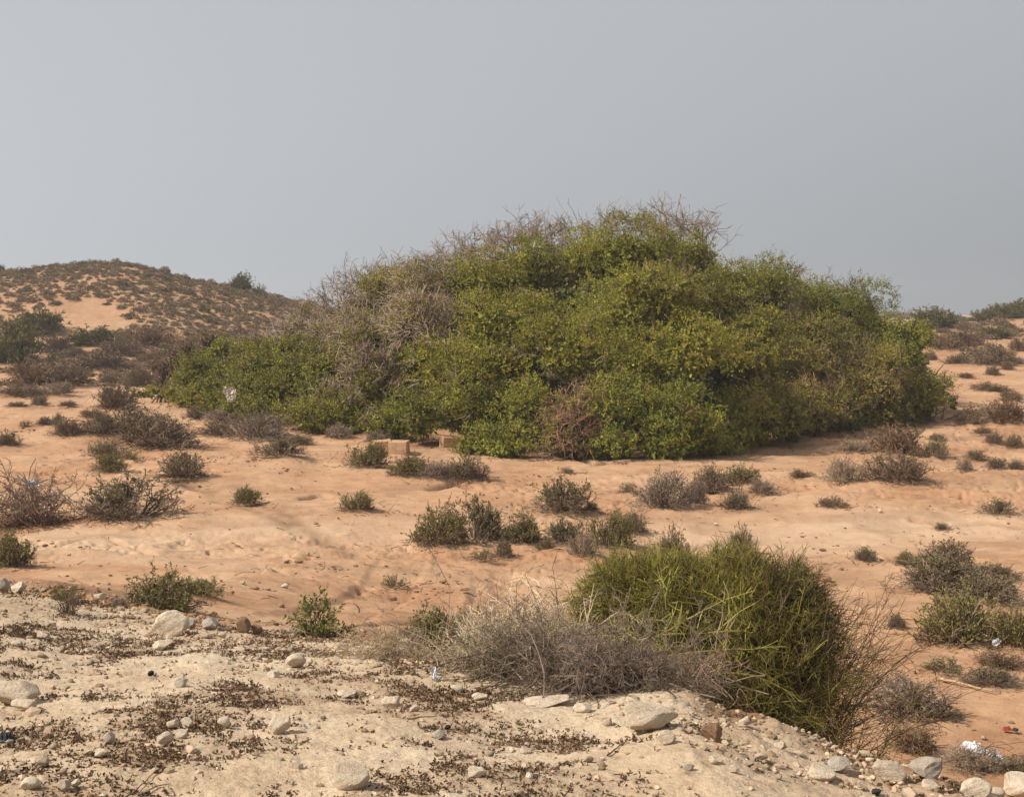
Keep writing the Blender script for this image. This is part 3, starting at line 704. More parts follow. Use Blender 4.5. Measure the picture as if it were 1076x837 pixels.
for px in np.arange(345, 985, 24.0):       # low skirt touching the sand
    if 462 < px < 480 or 395 < px < 425: continue
    p = surf(px+rs.uniform(-8, 8), 0.02); front.append([p+np.array([0, rs.uniform(0.1, 0.5), rs.uniform(-0.1, 0.25)]), rs.uniform(0.5, 0.8)])
cells = [(float(px+rs.uniform(-15, 15)), t) for px in np.arange(200, 990, 62.0) for t in (0.1, 0.4, 0.75)]
backl = lobes_on(rs, cells, 1.4, 1.9, True)
allL = front+backl
sq = np.array([1.0, 1.0, 0.86])
th = thing('bush_thicket', (2.0, 48.0, 0), 'huge dense green thicket with grey leafless patches, heaped high in the middle of the scene', 'thicket')
PLACED.append(th)
crown = MB(); dead = MB(); creep = MB(); rust = MB(); inner = MB()
for i, (c, r) in enumerate(allL):
    px, py = proj(c+np.array([0, -r*0.6, r*0.3])); isb = i >= len(front)
    others = [o for j, o in enumerate(allL) if j != i and np.linalg.norm(o[0]-c) < o[1]+r]
    dw = dead_w(px, py) if not isb else 0.05
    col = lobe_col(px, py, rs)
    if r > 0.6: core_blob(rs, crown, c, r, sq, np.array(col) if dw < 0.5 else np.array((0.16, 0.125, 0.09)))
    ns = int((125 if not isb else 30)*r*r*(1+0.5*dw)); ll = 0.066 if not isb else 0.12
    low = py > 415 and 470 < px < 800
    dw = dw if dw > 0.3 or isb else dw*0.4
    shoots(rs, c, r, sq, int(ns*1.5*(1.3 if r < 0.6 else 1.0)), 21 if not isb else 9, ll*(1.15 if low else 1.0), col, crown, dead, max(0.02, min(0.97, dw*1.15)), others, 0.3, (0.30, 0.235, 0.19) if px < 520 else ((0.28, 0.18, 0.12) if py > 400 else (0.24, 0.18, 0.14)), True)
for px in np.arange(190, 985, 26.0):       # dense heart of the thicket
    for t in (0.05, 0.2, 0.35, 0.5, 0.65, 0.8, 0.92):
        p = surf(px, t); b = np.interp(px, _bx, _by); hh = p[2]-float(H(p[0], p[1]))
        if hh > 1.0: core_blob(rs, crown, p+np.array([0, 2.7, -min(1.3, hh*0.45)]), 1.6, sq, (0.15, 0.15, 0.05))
# bare twigs standing out of the skyline
def bare(px0, px1, n, Lm, off=0.0):
    px = rs.uniform(px0, px1, n); O = np.array([surf(q, rs.uniform(0.7, 1.0)) for q in px])-np.array([0, 0, 0.6])
    P = walk(rs, O, np.stack([rs.normal(size=n)*0.55-0.1, rs.normal(size=n)*0.4, np.ones(n)], 1), rs.uniform(0.6, 1.0, n)*Lm+0.5, 6, 0.22)
    V, Q = tubes(P, np.linspace(0.020, 0.009, 6)[None, :]*np.ones((n, 1))); dead.add(V, Q, vcol(jit(rs, (0.22, 0.17, 0.14), n, 0.25), 18))
    m = n*8; O2, D2, _ = fork(rs, P, m, 0.6, 0.3, 1.0); P2 = walk(rs, O2, D2, rs.uniform(0.2, 0.6, m), 4, 0.3)
    V, Q = tubes(P2, np.linspace(0.011, 0.006, 4)[None, :]*np.ones((m, 1))); dead.add(V, Q, vcol(jit(rs, (0.22, 0.17, 0.14), m, 0.25), 12))
    k = m*2; O3, D3, _ = fork(rs, P2, k, 0.7, 0.3, 1.0); P3 = walk(rs, O3, D3, rs.uniform(0.1, 0.3, k), 3, 0.3)
    V, Q = tubes(P3, np.linspace(0.007, 0.005, 3)[None, :]*np.ones((k, 1))); dead.add(V, Q, vcol(jit(rs, (0.22, 0.17, 0.14), k, 0.25), 9))
bare(318, 345, 14, 0.9); bare(345, 395, 34, 1.25); bare(395, 480, 34, 0.6); bare(480, 560, 55, 1.0); bare(560, 640, 30, 0.55)
def draped(px0, px1, t0, t1, n):
    px = rs.uniform(px0, px1, n); O = np.array([surf(q, rs.uniform(t0, t1)) for q in px])
    P = walk(rs, O, rs.normal(size=(n, 3))*np.array([1, 0.35, 0.7])+np.array([0, -0.25, 0.35]), rs.uniform(0.5, 1.3, n), 6, 0.3)
    V, Q = tubes(P, np.linspace(0.014, 0.007, 6)[None, :]*np.ones((n, 1))); dead.add(V, Q, vcol(jit(rs, (0.27, 0.205, 0.165), n, 0.25), 18))
    m = n*7; O2, D2, _ = fork(rs, P, m, 0.8, 0.1, 1.0); P2 = walk(rs, O2, D2, rs.uniform(0.15, 0.5, m), 4, 0.35); V, Q = tubes(P2, np.linspace(0.009, 0.005, 4)[None, :]*np.ones((m, 1))); dead.add(V, Q, vcol(jit(rs, (0.27, 0.205, 0.165), m, 0.3), 12))
draped(290, 480, 0.3, 0.95, 260); draped(480, 760, 0.75, 1.0, 110); draped(560, 640, 0.02, 0.25, 60); draped(780, 960, 0.1, 0.5, 110)
bare(640, 748, 46, 0.75); bare(790, 900, 20, 0.35); bare(285, 330, 24, 0.55)
# main limbs, rooted in the sand
n = 70; px = rs.uniform(340, 900, n); tip = np.array([surf(q, t) for q, t in zip(px, rs.uniform(0.35, 0.85, n))])+np.array([0, 1.0, -0.9])
O = np.stack([tip[:, 0]+rs.normal(size=n)*0.5, tip[:, 1]+rs.uniform(0.5, 3, n), np.zeros(n)], 1); O[:, 2] = H(O[:, 0], O[:, 1])-0.2
P = walk(rs, O, tip-O, np.linalg.norm(tip-O, axis=1)*0.85, 8, 0.10)
V, Q = tubes(P, np.linspace(0.12, 0.025, 8)[None, :]*np.ones((n, 1)), 5); lb = MB(); lb.add(V, Q, vcol(jit(rs, (0.14, 0.11, 0.085), n, 0.2), 40))
def shift(mb, p):
    mb.v = [(v-p, c) for v, c in mb.v]; return mb
SHIFTED = []
def fit(name, mbx, m, parent, label=None):
    z = float(H(*parent.location[:2])); o = put(name, shift(mbx, np.array([parent.location[0], parent.location[1], z])).mesh(name, m), parent)
    if label: o['label'] = label
    return o
fit('foliage', crown, M_LEAF, th); fit('dead_branches', dead, M_TWIG, th, 'grey leafless branches in patches and along the top of the thicket'); fit('limbs', lb, M_TWIG, th)

# low bright green bush at the left end, spreading in front of the thicket
def lobe_bush(name, label, cat, cx, cy, lobes, col, ll, nsh, nl, deadp=0.04, tcol=(0.13, 0.10, 0.075), group=None):
    t = thing(name, (cx, cy, 0), label, cat, group); PLACED.append(t); f, d = MB(), MB()
    for i, (c, r) in enumerate(lobes):
        oth = [o for j, o in enumerate(lobes) if j != i and np.linalg.norm(o[0]-c) < o[1]+r]
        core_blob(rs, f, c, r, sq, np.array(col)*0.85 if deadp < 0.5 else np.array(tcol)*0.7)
        shoots(rs, c, r, sq, int(nsh*r*r), nl, ll, np.array(col)*rs.uniform(0.85, 1.15), f, d, deadp, oth, 0.3, tcol, True)
    m = 20; lc = np.array([l[0] for l in lobes]); tip = lc[rs.randint(0, len(lc), m)]+rs.normal(size=(m, 3))*0.2
    O = np.stack([np.full(m, cx), np.full(m, cy), np.full(m, float(H(cx, cy))-0.1)], 1)+rs.normal(size=(m, 3))*np.array([.3, .3, 0])
    P = walk(rs, O, tip-O, np.linalg.norm(tip-O, axis=1)*0.75, 6, 0.1); V, Q = tubes(P, np.linspace(0.04, 0.012, 6)[None, :]*np.ones((m, 1)), 4); d.add(V, Q, vcol(jit(rs, tcol, m, 0.2), 24))
    fit('foliage', f, M_LEAF, t); fit('branches', d, M_TWIG, t); return t
def lp(px, py, r, dy=0.0):
    """lobe centre at a photo pixel on the thicket front, dy metres nearer than the thicket foot line"""
    b = float(np.interp(px, _bx, _by)); y = b+dy; c, s = math.cos(PITCH), math.sin(PITCH); d = ray(px, py); k = y/d[1]
    return [np.array([d[0]*k, y, d[2]*k]), r]
gl = []
for px in np.arange(205, 342, 19.0):
    bpy_ = float(np.interp(px, BPX, BPY)); tp = float(np.interp(px, [200, 240, 300], [388, 368, 362]))
    for f_, dy in ((0.08, -0.3), (0.36, 0.6), (0.64, 1.7), (0.9, 3.0)):
        gl.append(lp(px+rs.uniform(-8, 8), bpy_-8-(bpy_-8-tp)*f_+rs.uniform(-4, 4), rs.uniform(0.55, 0.8), dy))
for px, py, r in ((192, 420, .45), (180, 414, .38), (168, 412, .34), (158, 413, .27), (149, 414, .2), (142, 415, .14), (198, 402, .55), (205, 385, .6)): gl.append(lp(px, py, r, 0))
lobe_bush('creeping_bush', 'bright leafy green bush low at the left end of the thicket, holding a pale bag', 'bush', gl[10][0][0], gl[10][0][1], gl, (0.235, 0.235, 0.05), 0.085, 260, 18)
bl = [lp(px, py, r, dy) for px, py, r, dy in ((176, 390, .6, 1.5), (188, 376, .6, 2), (172, 402, .4, 1.0), (200, 370, .6, 2.5), (222, 362, .6, 3), (165, 385, .4, 2))]
lobe_bush('leafless_bush', 'brown leafless bush behind the left end of the bright green bush', 'bush', bl[0][0][0], bl[0][0][1], bl, (0.17, 0.13, 0.07), 0.08, 150, 8, 0.85, (0.20, 0.14, 0.10))
bl = [lp(px, py, r, dy) for px, py, r, dy in ((948, 356, .8, 2.5), (965, 358, .65, 2.2), (955, 372, .7, 1.8), (972, 352, .4, 3), (936, 372, .6, 1.5), (962, 345, .3, 3))]
lobe_bush('olive_bush', 'yellow-olive rounded bush leaning out at the right shoulder of the thicket', 'bush', bl[0][0][0], bl[0][0][1], bl, (0.19, 0.20, 0.045), 0.09, 170, 15, 0.05)
bl = [lp(px, py, r, dy) for px, py, r, dy in ((985, 420, .35, 0), (970, 424, .5, 0.4), (950, 430, .5, 0.2), (930, 436, .5, 0.2), (1000, 424, .22, 0))]
lobe_bush('trailing_bush', 'dark green bush trailing out low on the sand at the right end of the thicket', 'bush', bl[1][0][0], bl[1][0][1], bl, (0.16, 0.165, 0.05), 0.09, 170, 15, 0.05)

# ------------------------------------------------------------------ near bushes
def strands(rs, mb, base_c, base_r, tips, r0, col, k=7, wob=0.16, sag=-0.04, br=((4, 0.35, 0.5),), side=3, colj=0.3, k2=4):
    n = len(tips); O = np.array(base_c)+rs.normal(size=(n, 3))*np.array(base_r); D = tips-O; L = np.linalg.norm(D, axis=1)*1.03
    P = walk(rs, O, D+np.array([0, 0, 0.25])*L[:, None], L, k, wob, sag)
    cols = jit(rs, col, n, colj) if np.ndim(col) == 1 else col
    V, Q = tubes(P, np.linspace(r0, r0*0.45, k)[None, :]*rs.uniform(0.75, 1.25, (n, 1)), side); mb.add(V, Q, vcol(cols, k*side))
    par, pc, r = P, cols, r0*0.6
    out = [P]
    for (m, ln, sp) in br:
        q = len(par)*m; O2, D2, i = fork(rs, par, q, sp, 0.25, 1.0); P2 = walk(rs, O2, D2, ln*rs.uniform(0.5, 1.2, q), k2, wob*1.4, sag)
        V, Q = tubes(P2, np.linspace(r, r*0.5, k2)[None, :]*rs.uniform(0.75, 1.25, (q, 1)), side); c2 = pc[i]*rs.uniform(0.85, 1.2, (q, 1))
        mb.add(V, Q, vcol(c2, k2*side)); par, pc, r = P2, c2, r*0.7; out.append(P2)
    return out
def ell_tips(rs, n, c, rad, zmin=-0.6):
    d = norm(rs.normal(size=(n, 3))); d[:, 2] = np.where(d[:, 2] < zmin, -d[:, 2], d[:, 2])
    return np.array(c)+d*np.array(rad)*rs.uniform(0.55, 1.0, (n, 1))
def wp(px, py, y):
    d = ray(px, py); k = y/d[1]; return np.array([d[0]*k, y, d[2]*k])
rs = RS(21)
# green broom
Y = 8.8
c = wp(752, 672, Y); g = float(H(c[0], Y))
t = thing('broom_bush', (c[0], Y, 0), 'large dome of thin yellow-green leafless stems behind the pale bank, centre right foreground', 'bush'); PLACED.append(t)
mb = MB(); s = Y/F
root = np.array([c[0], Y, g-0.05])
def greencols(n, a=(0.27, 0.23, 0.06), b=(0.16, 0.14, 0.045), p=0.5):
    m = rs.uniform(size=(n, 1)) < p; return np.where(m, jit(rs, a, n, 0.25), jit(rs, b, n, 0.3))
def dome(cpx, cpy, rpx, rpz, n, cols, y=Y, ry=None, br=((7, 0.22, 0.5), (4, 0.10, 0.6)), r0=0.0032, dx=-14):
    cc = wp(cpx+dx, cpy, y); R = (rpx*y/F, ry or rpx*y/F*0.8, rpz*y/F)
    R = tuple(0.92*q for q in R); tips = ell_tips(rs, n, cc, R, -0.25); cl = cols(n)
    return strands(rs, mb, root+np.array([(cc[0]-root[0])*0.4, 0, 0]), (0.18, 0.14, 0.03), tips, r0, cl, 7, 0.19, -0.05, br)
Ws = []
Ws += dome(748, 672, 124, 90, 950, lambda n: greencols(n))
Ws += dome(680, 650, 80, 66, 330, lambda n: greencols(n, (0.25, 0.225, 0.055), (0.155, 0.145, 0.045), 0.6))
Ws += dome(815, 660, 78, 72, 260, lambda n: greencols(n, (0.17, 0.15, 0.05), (0.14, 0.105, 0.06), 0.5))
Ws += dome(760, 720, 100, 40, 160, lambda n: greencols(n, (0.13, 0.125, 0.04), (0.12, 0.09, 0.06), 0.5))
# outer shell of short forking shoots that closes the dome
for (cpx, cpy, rx_, rz_, nn, ca, cb_) in ((734, 672, 122, 86, 8500, (0.265, 0.228, 0.058), (0.165, 0.145, 0.045)), (664, 650, 66, 58, 2600, (0.275, 0.240, 0.058), (0.175, 0.155, 0.05)), (808, 668, 76, 76, 3600, (0.18, 0.155, 0.05), (0.13, 0.105, 0.055)), (770, 725, 95, 48, 2600, (0.13, 0.13, 0.04), (0.12, 0.095, 0.06))):
    cc = wp(cpx, cpy, Y); Rv = np.array([rx_*s, rx_*s*0.8, rz_*s]); d = norm(rs.normal(size=(nn, 3))); d[:, 2] = np.where(d[:, 2] < -0.5, -d[:, 2], d[:, 2])
    bump_ = 1+0.07*np.sin(d[:, 0]*7+cpx)+0.07*np.sin(d[:, 2]*8)+0.05*np.sin(d[:, 0]*15+d[:, 2]*11)
    O = cc+d*Rv*(rs.uniform(0.62, 0.96, nn)*bump_)[:, None]; P = walk(rs, O, d+rs.normal(size=(nn, 3))*0.8+np.array([0, 0, 0.25]), rs.uniform(0.06, 0.19, nn), 4, 0.3)
    cl = np.where(rs.uniform(size=(nn, 1)) < 0.5, jit(rs, ca, nn, 0.3), jit(rs, cb_, nn, 0.3)); V, Q = tubes(P, np.linspace(0.0023, 0.0013, 4)[None, :]*np.ones((nn, 1))); mb.add(V, Q, vcol(cl, 12))
    mm = nn*3; O2, D2, i2 = fork(rs, P, mm, 0.6, 0.1, 1.0); P2 = walk(rs, O2, D2, rs.uniform(0.03, 0.09, mm), 3, 0.25); V, Q = tubes(P2, np.linspace(0.0018, 0.0012, 3)[None, :]*np.ones((mm, 1))); mb.add(V, Q, vcol(cl[i2], 9))
fit('stems', mb, M_TWIG, t)
# long pale arching stems and small buds on the broom
mb = MB()
for (x0, y0, x1, y1, yy) in ((690, 668, 790, 612, -.75), (700, 690, 835, 655, -.8), (676, 700, 745, 640, -.8), (720, 720, 850, 660, -.7), (650, 660, 760, 690, -.85), (700, 640, 690, 590, -.5), (760, 610, 800, 700, -.8), (640, 640, 730, 680, -.8), (690, 690, 640, 640, -.8), (770, 730, 870, 700, -.5), (740, 740, 850, 745, -.6)):
    a = wp(x0, y0, Y+yy); b = wp(x1, y1, Y+yy); P = walk(rs, np.array([a, a]), np.array([b-a, b-a+0.06]), np.array([1., .9])*np.linalg.norm(b-a), 8, 0.14, -0.02)
    V, Q = tubes(P, np.linspace(0.0042, 0.002, 8)[None, :]*np.ones((2, 1)), 4); mb.add(V, Q, vcol(jit(rs, (0.32, 0.29, 0.10), 2, 0.2), 32))
    m = 26; O2, D2, _ = fork(rs, P, m, 0.6, 0.2, 1); P2 = walk(rs, O2, D2, rs.uniform(0.04, 0.16, m), 4, 0.2); V, Q = tubes(P2, np.linspace(0.0035, 0.002, 4)[None, :]*np.ones((m, 1))); mb.add(V, Q, vcol(jit(rs, (0.25, 0.25, 0.06), m, 0.25), 12))
allP = np.concatenate([w.reshape(-1, 3) for w in Ws[1::3]]); m = 9000
o = allP[rs.randint(0, len(allP), m)]+rs.normal(size=(m, 3))*0.01
V, Q = leaves(rs, o, rs.normal(size=(m, 3)), rs.uniform(0.008, 0.018, m), rs.uniform(0.006, 0.011, m))
pick = rs.uniform(size=(m, 1)); mb.add(V, Q, vcol(np.where(pick < 0.7, jit(rs, (0.23, 0.23, 0.055), m, 0.3), np.where(pick < 0.86, jit(rs, (0.22, 0.13, 0.05), m, 0.3), jit(rs, (0.16, 0.12, 0.09), m, 0.3))), 4))
fit('side_shoots', mb, M_TWIG, t)
# brown, nearly leafless right flank of the broom: its own bush
mb = MB(); root = np.array([wp(850, 740, 8.9)[0]-0.1, 8.9, 0]); root[2] = float(H(root[0], 8.9))-0.03
t = thing('twiggy_bush', tuple(root), 'brown twiggy bush with loose ends, leaning out of the right side of the green broom', 'bush'); PLACED.append(t)
bc = lambda n: jit(rs, (0.19, 0.13, 0.09), n, 0.3)
dome(835, 650, 62, 60, 150, bc, 8.95, br=((6, 0.2, 0.55), (3, 0.1, 0.6)), r0=0.004)
dome(856, 640, 56, 50, 36, bc, 8.95, br=((6, 0.2, 0.55), (3, 0.1, 0.6)), r0=0.004)
fit('stems', mb, M_TWIG, t)
# leafy low bush under the right flank
def near_leafy(name, label, px, py, y, w, h, n, cols, tcol, lcount=4, ls=0.016, rootdz=0, group=None, live=1.0, cat='shrub', sub=((6, 0.12, 0.55), (3, 0.06, 0.6)), r0=0.0035):
    global mb, root
    s = y/F; cx = (px-538)/F*y; g = float(H(cx, y)); root = np.array([cx, y, g-0.02])
    tt = thing(name, tuple(root), label, cat, group); PLACED.append(tt)
    mb = MB(); tips = ell_tips(rs, n, (cx, y, g+h*s*0.1), (w*s/2, w*s/2*0.8, h*s*0.9), 0.02)
    P = strands(rs, mb, root, (w*s*0.1, w*s*0.08, 0.01), tips, r0, jit(rs, tcol, n, 0.3), 6, 0.16, 0.0, sub)
    fit('branches', mb, M_TWIG, tt)
    if lcount:
        L = P[-1]; q = len(L)*lcount; i = rs.randint(0, len(L), q); j = rs.randint(0, L.shape[1], q)
        O = L[i, j]; ln = rs.uniform(0.7, 1.3, q)*ls
        hrel = (O[:, 2]-g)/(h*s); alive = hrel+rs.normal(size=q)*0.12 > 1-live
        V, Q = leaves(rs, O, rs.normal(size=(q, 3))*0.8+np.array([0, 0, .5]), ln, ln*0.5)
        col = np.where(alive[:, None], jit(rs, cols, q, 0.3), jit(rs, tcol, q, 0.3)*0.8)
        f = MB(); f.add(V, Q, vcol(col, 4)); fit('foliage', f, M_LEAF, tt)
    return tt
near_leafy('desert_shrub', 'dark olive shrub under the right side of the broom, behind the bank', 850, 770, 8.5, 135, 178, 260, (0.19, 0.18, 0.06), (0.18, 0.13, 0.09), 4, 0.016, live=0.8)
near_leafy('desert_shrub', 'straggly brown and olive tuft at the low end of the bank right of the broom', 903, 780, 8.0, 82, 120, 110, (0.19, 0.16, 0.08), (0.2, 0.145, 0.10), 3, 0.013, live=0.5)
near_leafy('desert_shrub', 'small green shrub with a bare stem leaning left on the edge of the pale rubble', 334, 668, float(at(334, 668)[1]), 62, 44, 26, (0.19, 0.21, 0.055), (0.20, 0.15, 0.11), 7, 0.021, live=0.9, sub=((5, 0.08, 0.5), (2, 0.05, 0.6)))
near_leafy('desert_shrub', 'dry brown tuft behind the stones at the left end of the rubble', 66, 648, float(at(66, 645)[1]), 40, 26, 26, (0.14, 0.11, 0.06), (0.19, 0.14, 0.10), 1, 0.01, live=0.2, sub=((4, 0.06, 0.5),))
# pale dead twig bush
def dead_bush(name, label, px, py, y, w, h, n, tcol, sub, r0, base=(0.12, 0.1, 0.02), wob=0.28, sag=-0.05, lean=(0, 0), zlo=0.0, group=None, part='twigs'):
    global mb, root
    s = y/F; cx = (px-538)/F*y; g = float(H(cx, y)); root = np.array([cx, y, g-0.01]); tt = thing(name, tuple(root), label, 'bush', group); PLACED.append(tt)
    mb = MB(); tips = ell_tips(rs, n, (cx+lean[0]*s, y, g+lean[1]*s+h*s*0.08), (w*s/2, w*s/2*0.8, h*s*0.92), zlo)
    strands(rs, mb, root, base, tips, r0, jit(rs, tcol, n, 0.25), 8, wob, sag, sub, k2=5)
    fit(part, mb, M_TWIG, tt); return tt
dead_bush('dead_bush', 'tangle of pale tan leafless curling twigs left of the green broom', 556, 690, 7.55, 150, 108, 230, (0.45, 0.36, 0.28), ((4, 0.22, 0.6), (3, 0.10, 0.7)), 0.0050, (0.16, 0.1, 0.02))
dead_bush('dead_bush', 'sparse pale grey twigs arching left from the tan tangle', 505, 695, 7.35, 90, 62, 40, (0.48, 0.40, 0.32), ((4, 0.2, 0.6), (2, 0.1, 0.7)), 0.0036, (0.08, 0.06, 0.02), lean=(0, 0))
dead_bush('dead_bush', 'upright brownish dead twigs between the tan tangle and the broom', 622, 668, 7.75, 100, 86, 80, (0.35, 0.255, 0.185), ((5, 0.2, 0.5), (3, 0.1, 0.6)), 0.0038, (0.12, 0.1, 0.02))
dead_bush('dead_bush', 'grey wispy stems rising above the top of the broom at its left', 700, 700, 9.6, 120, 168, 60, (0.26, 0.20, 0.16), ((5, 0.25, 0.45), (3, 0.12, 0.6)), 0.0042, (0.15, 0.1, 0.02), wob=0.15)
dead_bush('dead_shrub_mat', 'low grey mat of dense dead twigs in front of the tan tangle', 545, 727, 6.4, 150, 27, 340, (0.21, 0.17, 0.135), ((6, 0.10, 0.7), (3, 0.06, 0.8)), 0.003, (0.22, 0.14, 0.02), wob=0.35)
dead_bush('dead_shrub_mat', 'dark grey mat of dead twigs piled just behind the long pale rock', 635, 752, 6.0, 118, 34, 340, (0.175, 0.14, 0.112), ((6, 0.11, 0.7), (3, 0.06, 0.8)), 0.0032, (0.22, 0.14, 0.02), wob=0.35)
dead_bush('dead_shrub_mat', 'thin grey-brown mat of twigs lying over the top of the bank', 705, 738, 6.15, 120, 20, 150, (0.30, 0.22, 0.165), ((6, 0.09, 0.8), (3, 0.05, 0.8)), 0.0025, (0.2, 0.14, 0.02), wob=0.4)
dead_bush('dead_shrub_mat', 'flat grey mat of dead twigs left of the standing dead twigs, on the pale ground', 418, 722, 6.9, 110, 13, 150, (0.30, 0.235, 0.175), ((6, 0.08, 0.8), (2, 0.05, 0.8)), 0.0024, (0.25, 0.12, 0.01), wob=0.4)
# the thorn bush at the left
p = at(36, 551); s = p[1]/F
t = thing('thorn_bush', tuple(p), 'bare grey thorn bush with spreading branches and brown litter at the left photo edge', 'bush'); PLACED.append(t)
mb = MB(); root = np.array([p[0], p[1], float(H(p[0], p[1]))-0.02])
tips = ell_tips(rs, 58, root+np.array([-4*s, 0, 6*s]), (56*s, 48*s, 74*s), 0.0)
strands(rs, mb, root, (0.2, 0.15, 0.02), tips, 0.016, jit(rs, (0.25, 0.18, 0.14), 58, 0.25), 8, 0.26, 0, ((5, 0.42, 0.65), (4, 0.18, 0.75)), 4)
fit('branches', mb, M_TWIG, t)
mb = MB(); n = 2400; q = rs.normal(size=(n, 2))*np.array([0.75, 0.35])*np.array([1, 1])+np.array([0.15, -0.1])
O = np.stack([root[0]+q[:, 0], root[1]+q[:, 1], np.zeros(n)], 1); O[:, 2] = H(O[:, 0], O[:, 1])+rs.uniform(0, 0.06, n)
P = walk(rs, O, rs.normal(size=(n, 3))*np.array([1, 1, 0.25]), rs.uniform(0.05, 0.25, n), 3, 0.3); V, Q = tubes(P, np.linspace(0.006, 0.003, 3)[None, :]*np.ones((n, 1)))
mb.add(V, Q, vcol(jit(rs, (0.15, 0.085, 0.05), n, 0.3), 9)); fit('leaf_litter', mb, M_LITTER, t)
# straggling dead creeper below the grey dry shrub, right foreground
for (px, py, w, h, lab) in ((965, 782, 90, 14, 'flat brown straggle of dead stems below the grey dry shrub'), (925, 690, 0, 0, '')):
    if w: near_leafy('desert_shrub', lab, px, py+6, float(at(px, py+6, 9.5)[1]), w*0.85, h*1.3, 100, (0.17, 0.14, 0.07), (0.22, 0.15, 0.10), 1, 0.016, live=0.5, sub=((5, 0.12, 0.8), (3, 0.06, 0.8)), r0=0.005)

# ------------------------------------------------------------------ stones
def stone_mesh(seed, mt, cuts=9, sub=4, rough=0.13, name='stone'):
    import bmesh
    bm = bmesh.new(); bmesh.ops.create_icosphere(bm, subdivisions=sub, radius=1.0); rs_ = RS(seed)
    V = np.array([v.co[:] for v in bm.verts])
    for i in range(cuts):
        d = norm(rs_.normal(size=3)); lim = rs_.uniform(0.5, 0.86); pr = V@d; ov = np.maximum(pr-lim, 0)
        V = V-ov[:, None]*d*0.98
    nz = fbm(V[:, 0]*1.7+V[:, 2]*2.1, V[:, 1]*1.7-V[:, 2]*1.3, seed, 4)
    n2 = fbm(V[:, 0]*6+V[:, 2]*5.1, V[:, 1]*6-V[:, 2]*4.3, seed+3, 3)
    V = V*(1+rough*nz+rough*0.3*n2)[:, None]
    for v, c_ in zip(bm.verts, V): v.co = c_
    m = bpy.data.meshes.new(name); bm.to_mesh(m); bm.free(); m.materials.append(mt)
    for p_ in m.polygons: p_.use_smooth = True
    return m
STN = [stone_mesh(300+i, M_STONE, cuts=[6, 9, 12, 8, 14, 5, 10][i]) for i in range(7)]
STG = [stone_mesh(330+i, M_GSTONE) for i in range(2)]; STB = [stone_mesh(340+i, M_BSTONE, rough=0.16) for i in range(2)]; STD = [stone_mesh(350, M_DSTONE)]
STL = [stone_mesh(400+i, M_RUBBLE, sub=2, name='small_stone') for i in range(5)]
rs = RS(77)
GS = 'stones lying on the pale ground'
def stone(px, py, w, h, label, kind='p', group=GS, name='stone', rz=None, idx=None, tilt=0.25, sink=0.12):
    p = at(px, py-1); s = p[1]/F; L = {'p': STN, 'g': STG, 'b': STB, 'd': STD}[kind]; m = L[rs.randint(len(L)) if idx is None else idx]
    o = put(name, m); a, b_ = w*s/2*1.12, h*s/2*1.25; tilt = tilt*(0.35 if h < 0.45*w else 1)
    dep = a*rs.uniform(0.75, 0.95); o.scale = (a, dep, b_)
    o.rotation_euler = (rs.uniform(-tilt, tilt)*0.6, rs.uniform(-tilt, tilt), rs.uniform(-0.3, 0.3)+PI*rs.randint(2) if rz is None else rz)
    y = p[1]+dep*0.6; x = p[0]*y/p[1]
    o.location = (x, y, float(H(x, y))+b_*(1-sink*1.6)); return tag(o, label, 'stone', group)
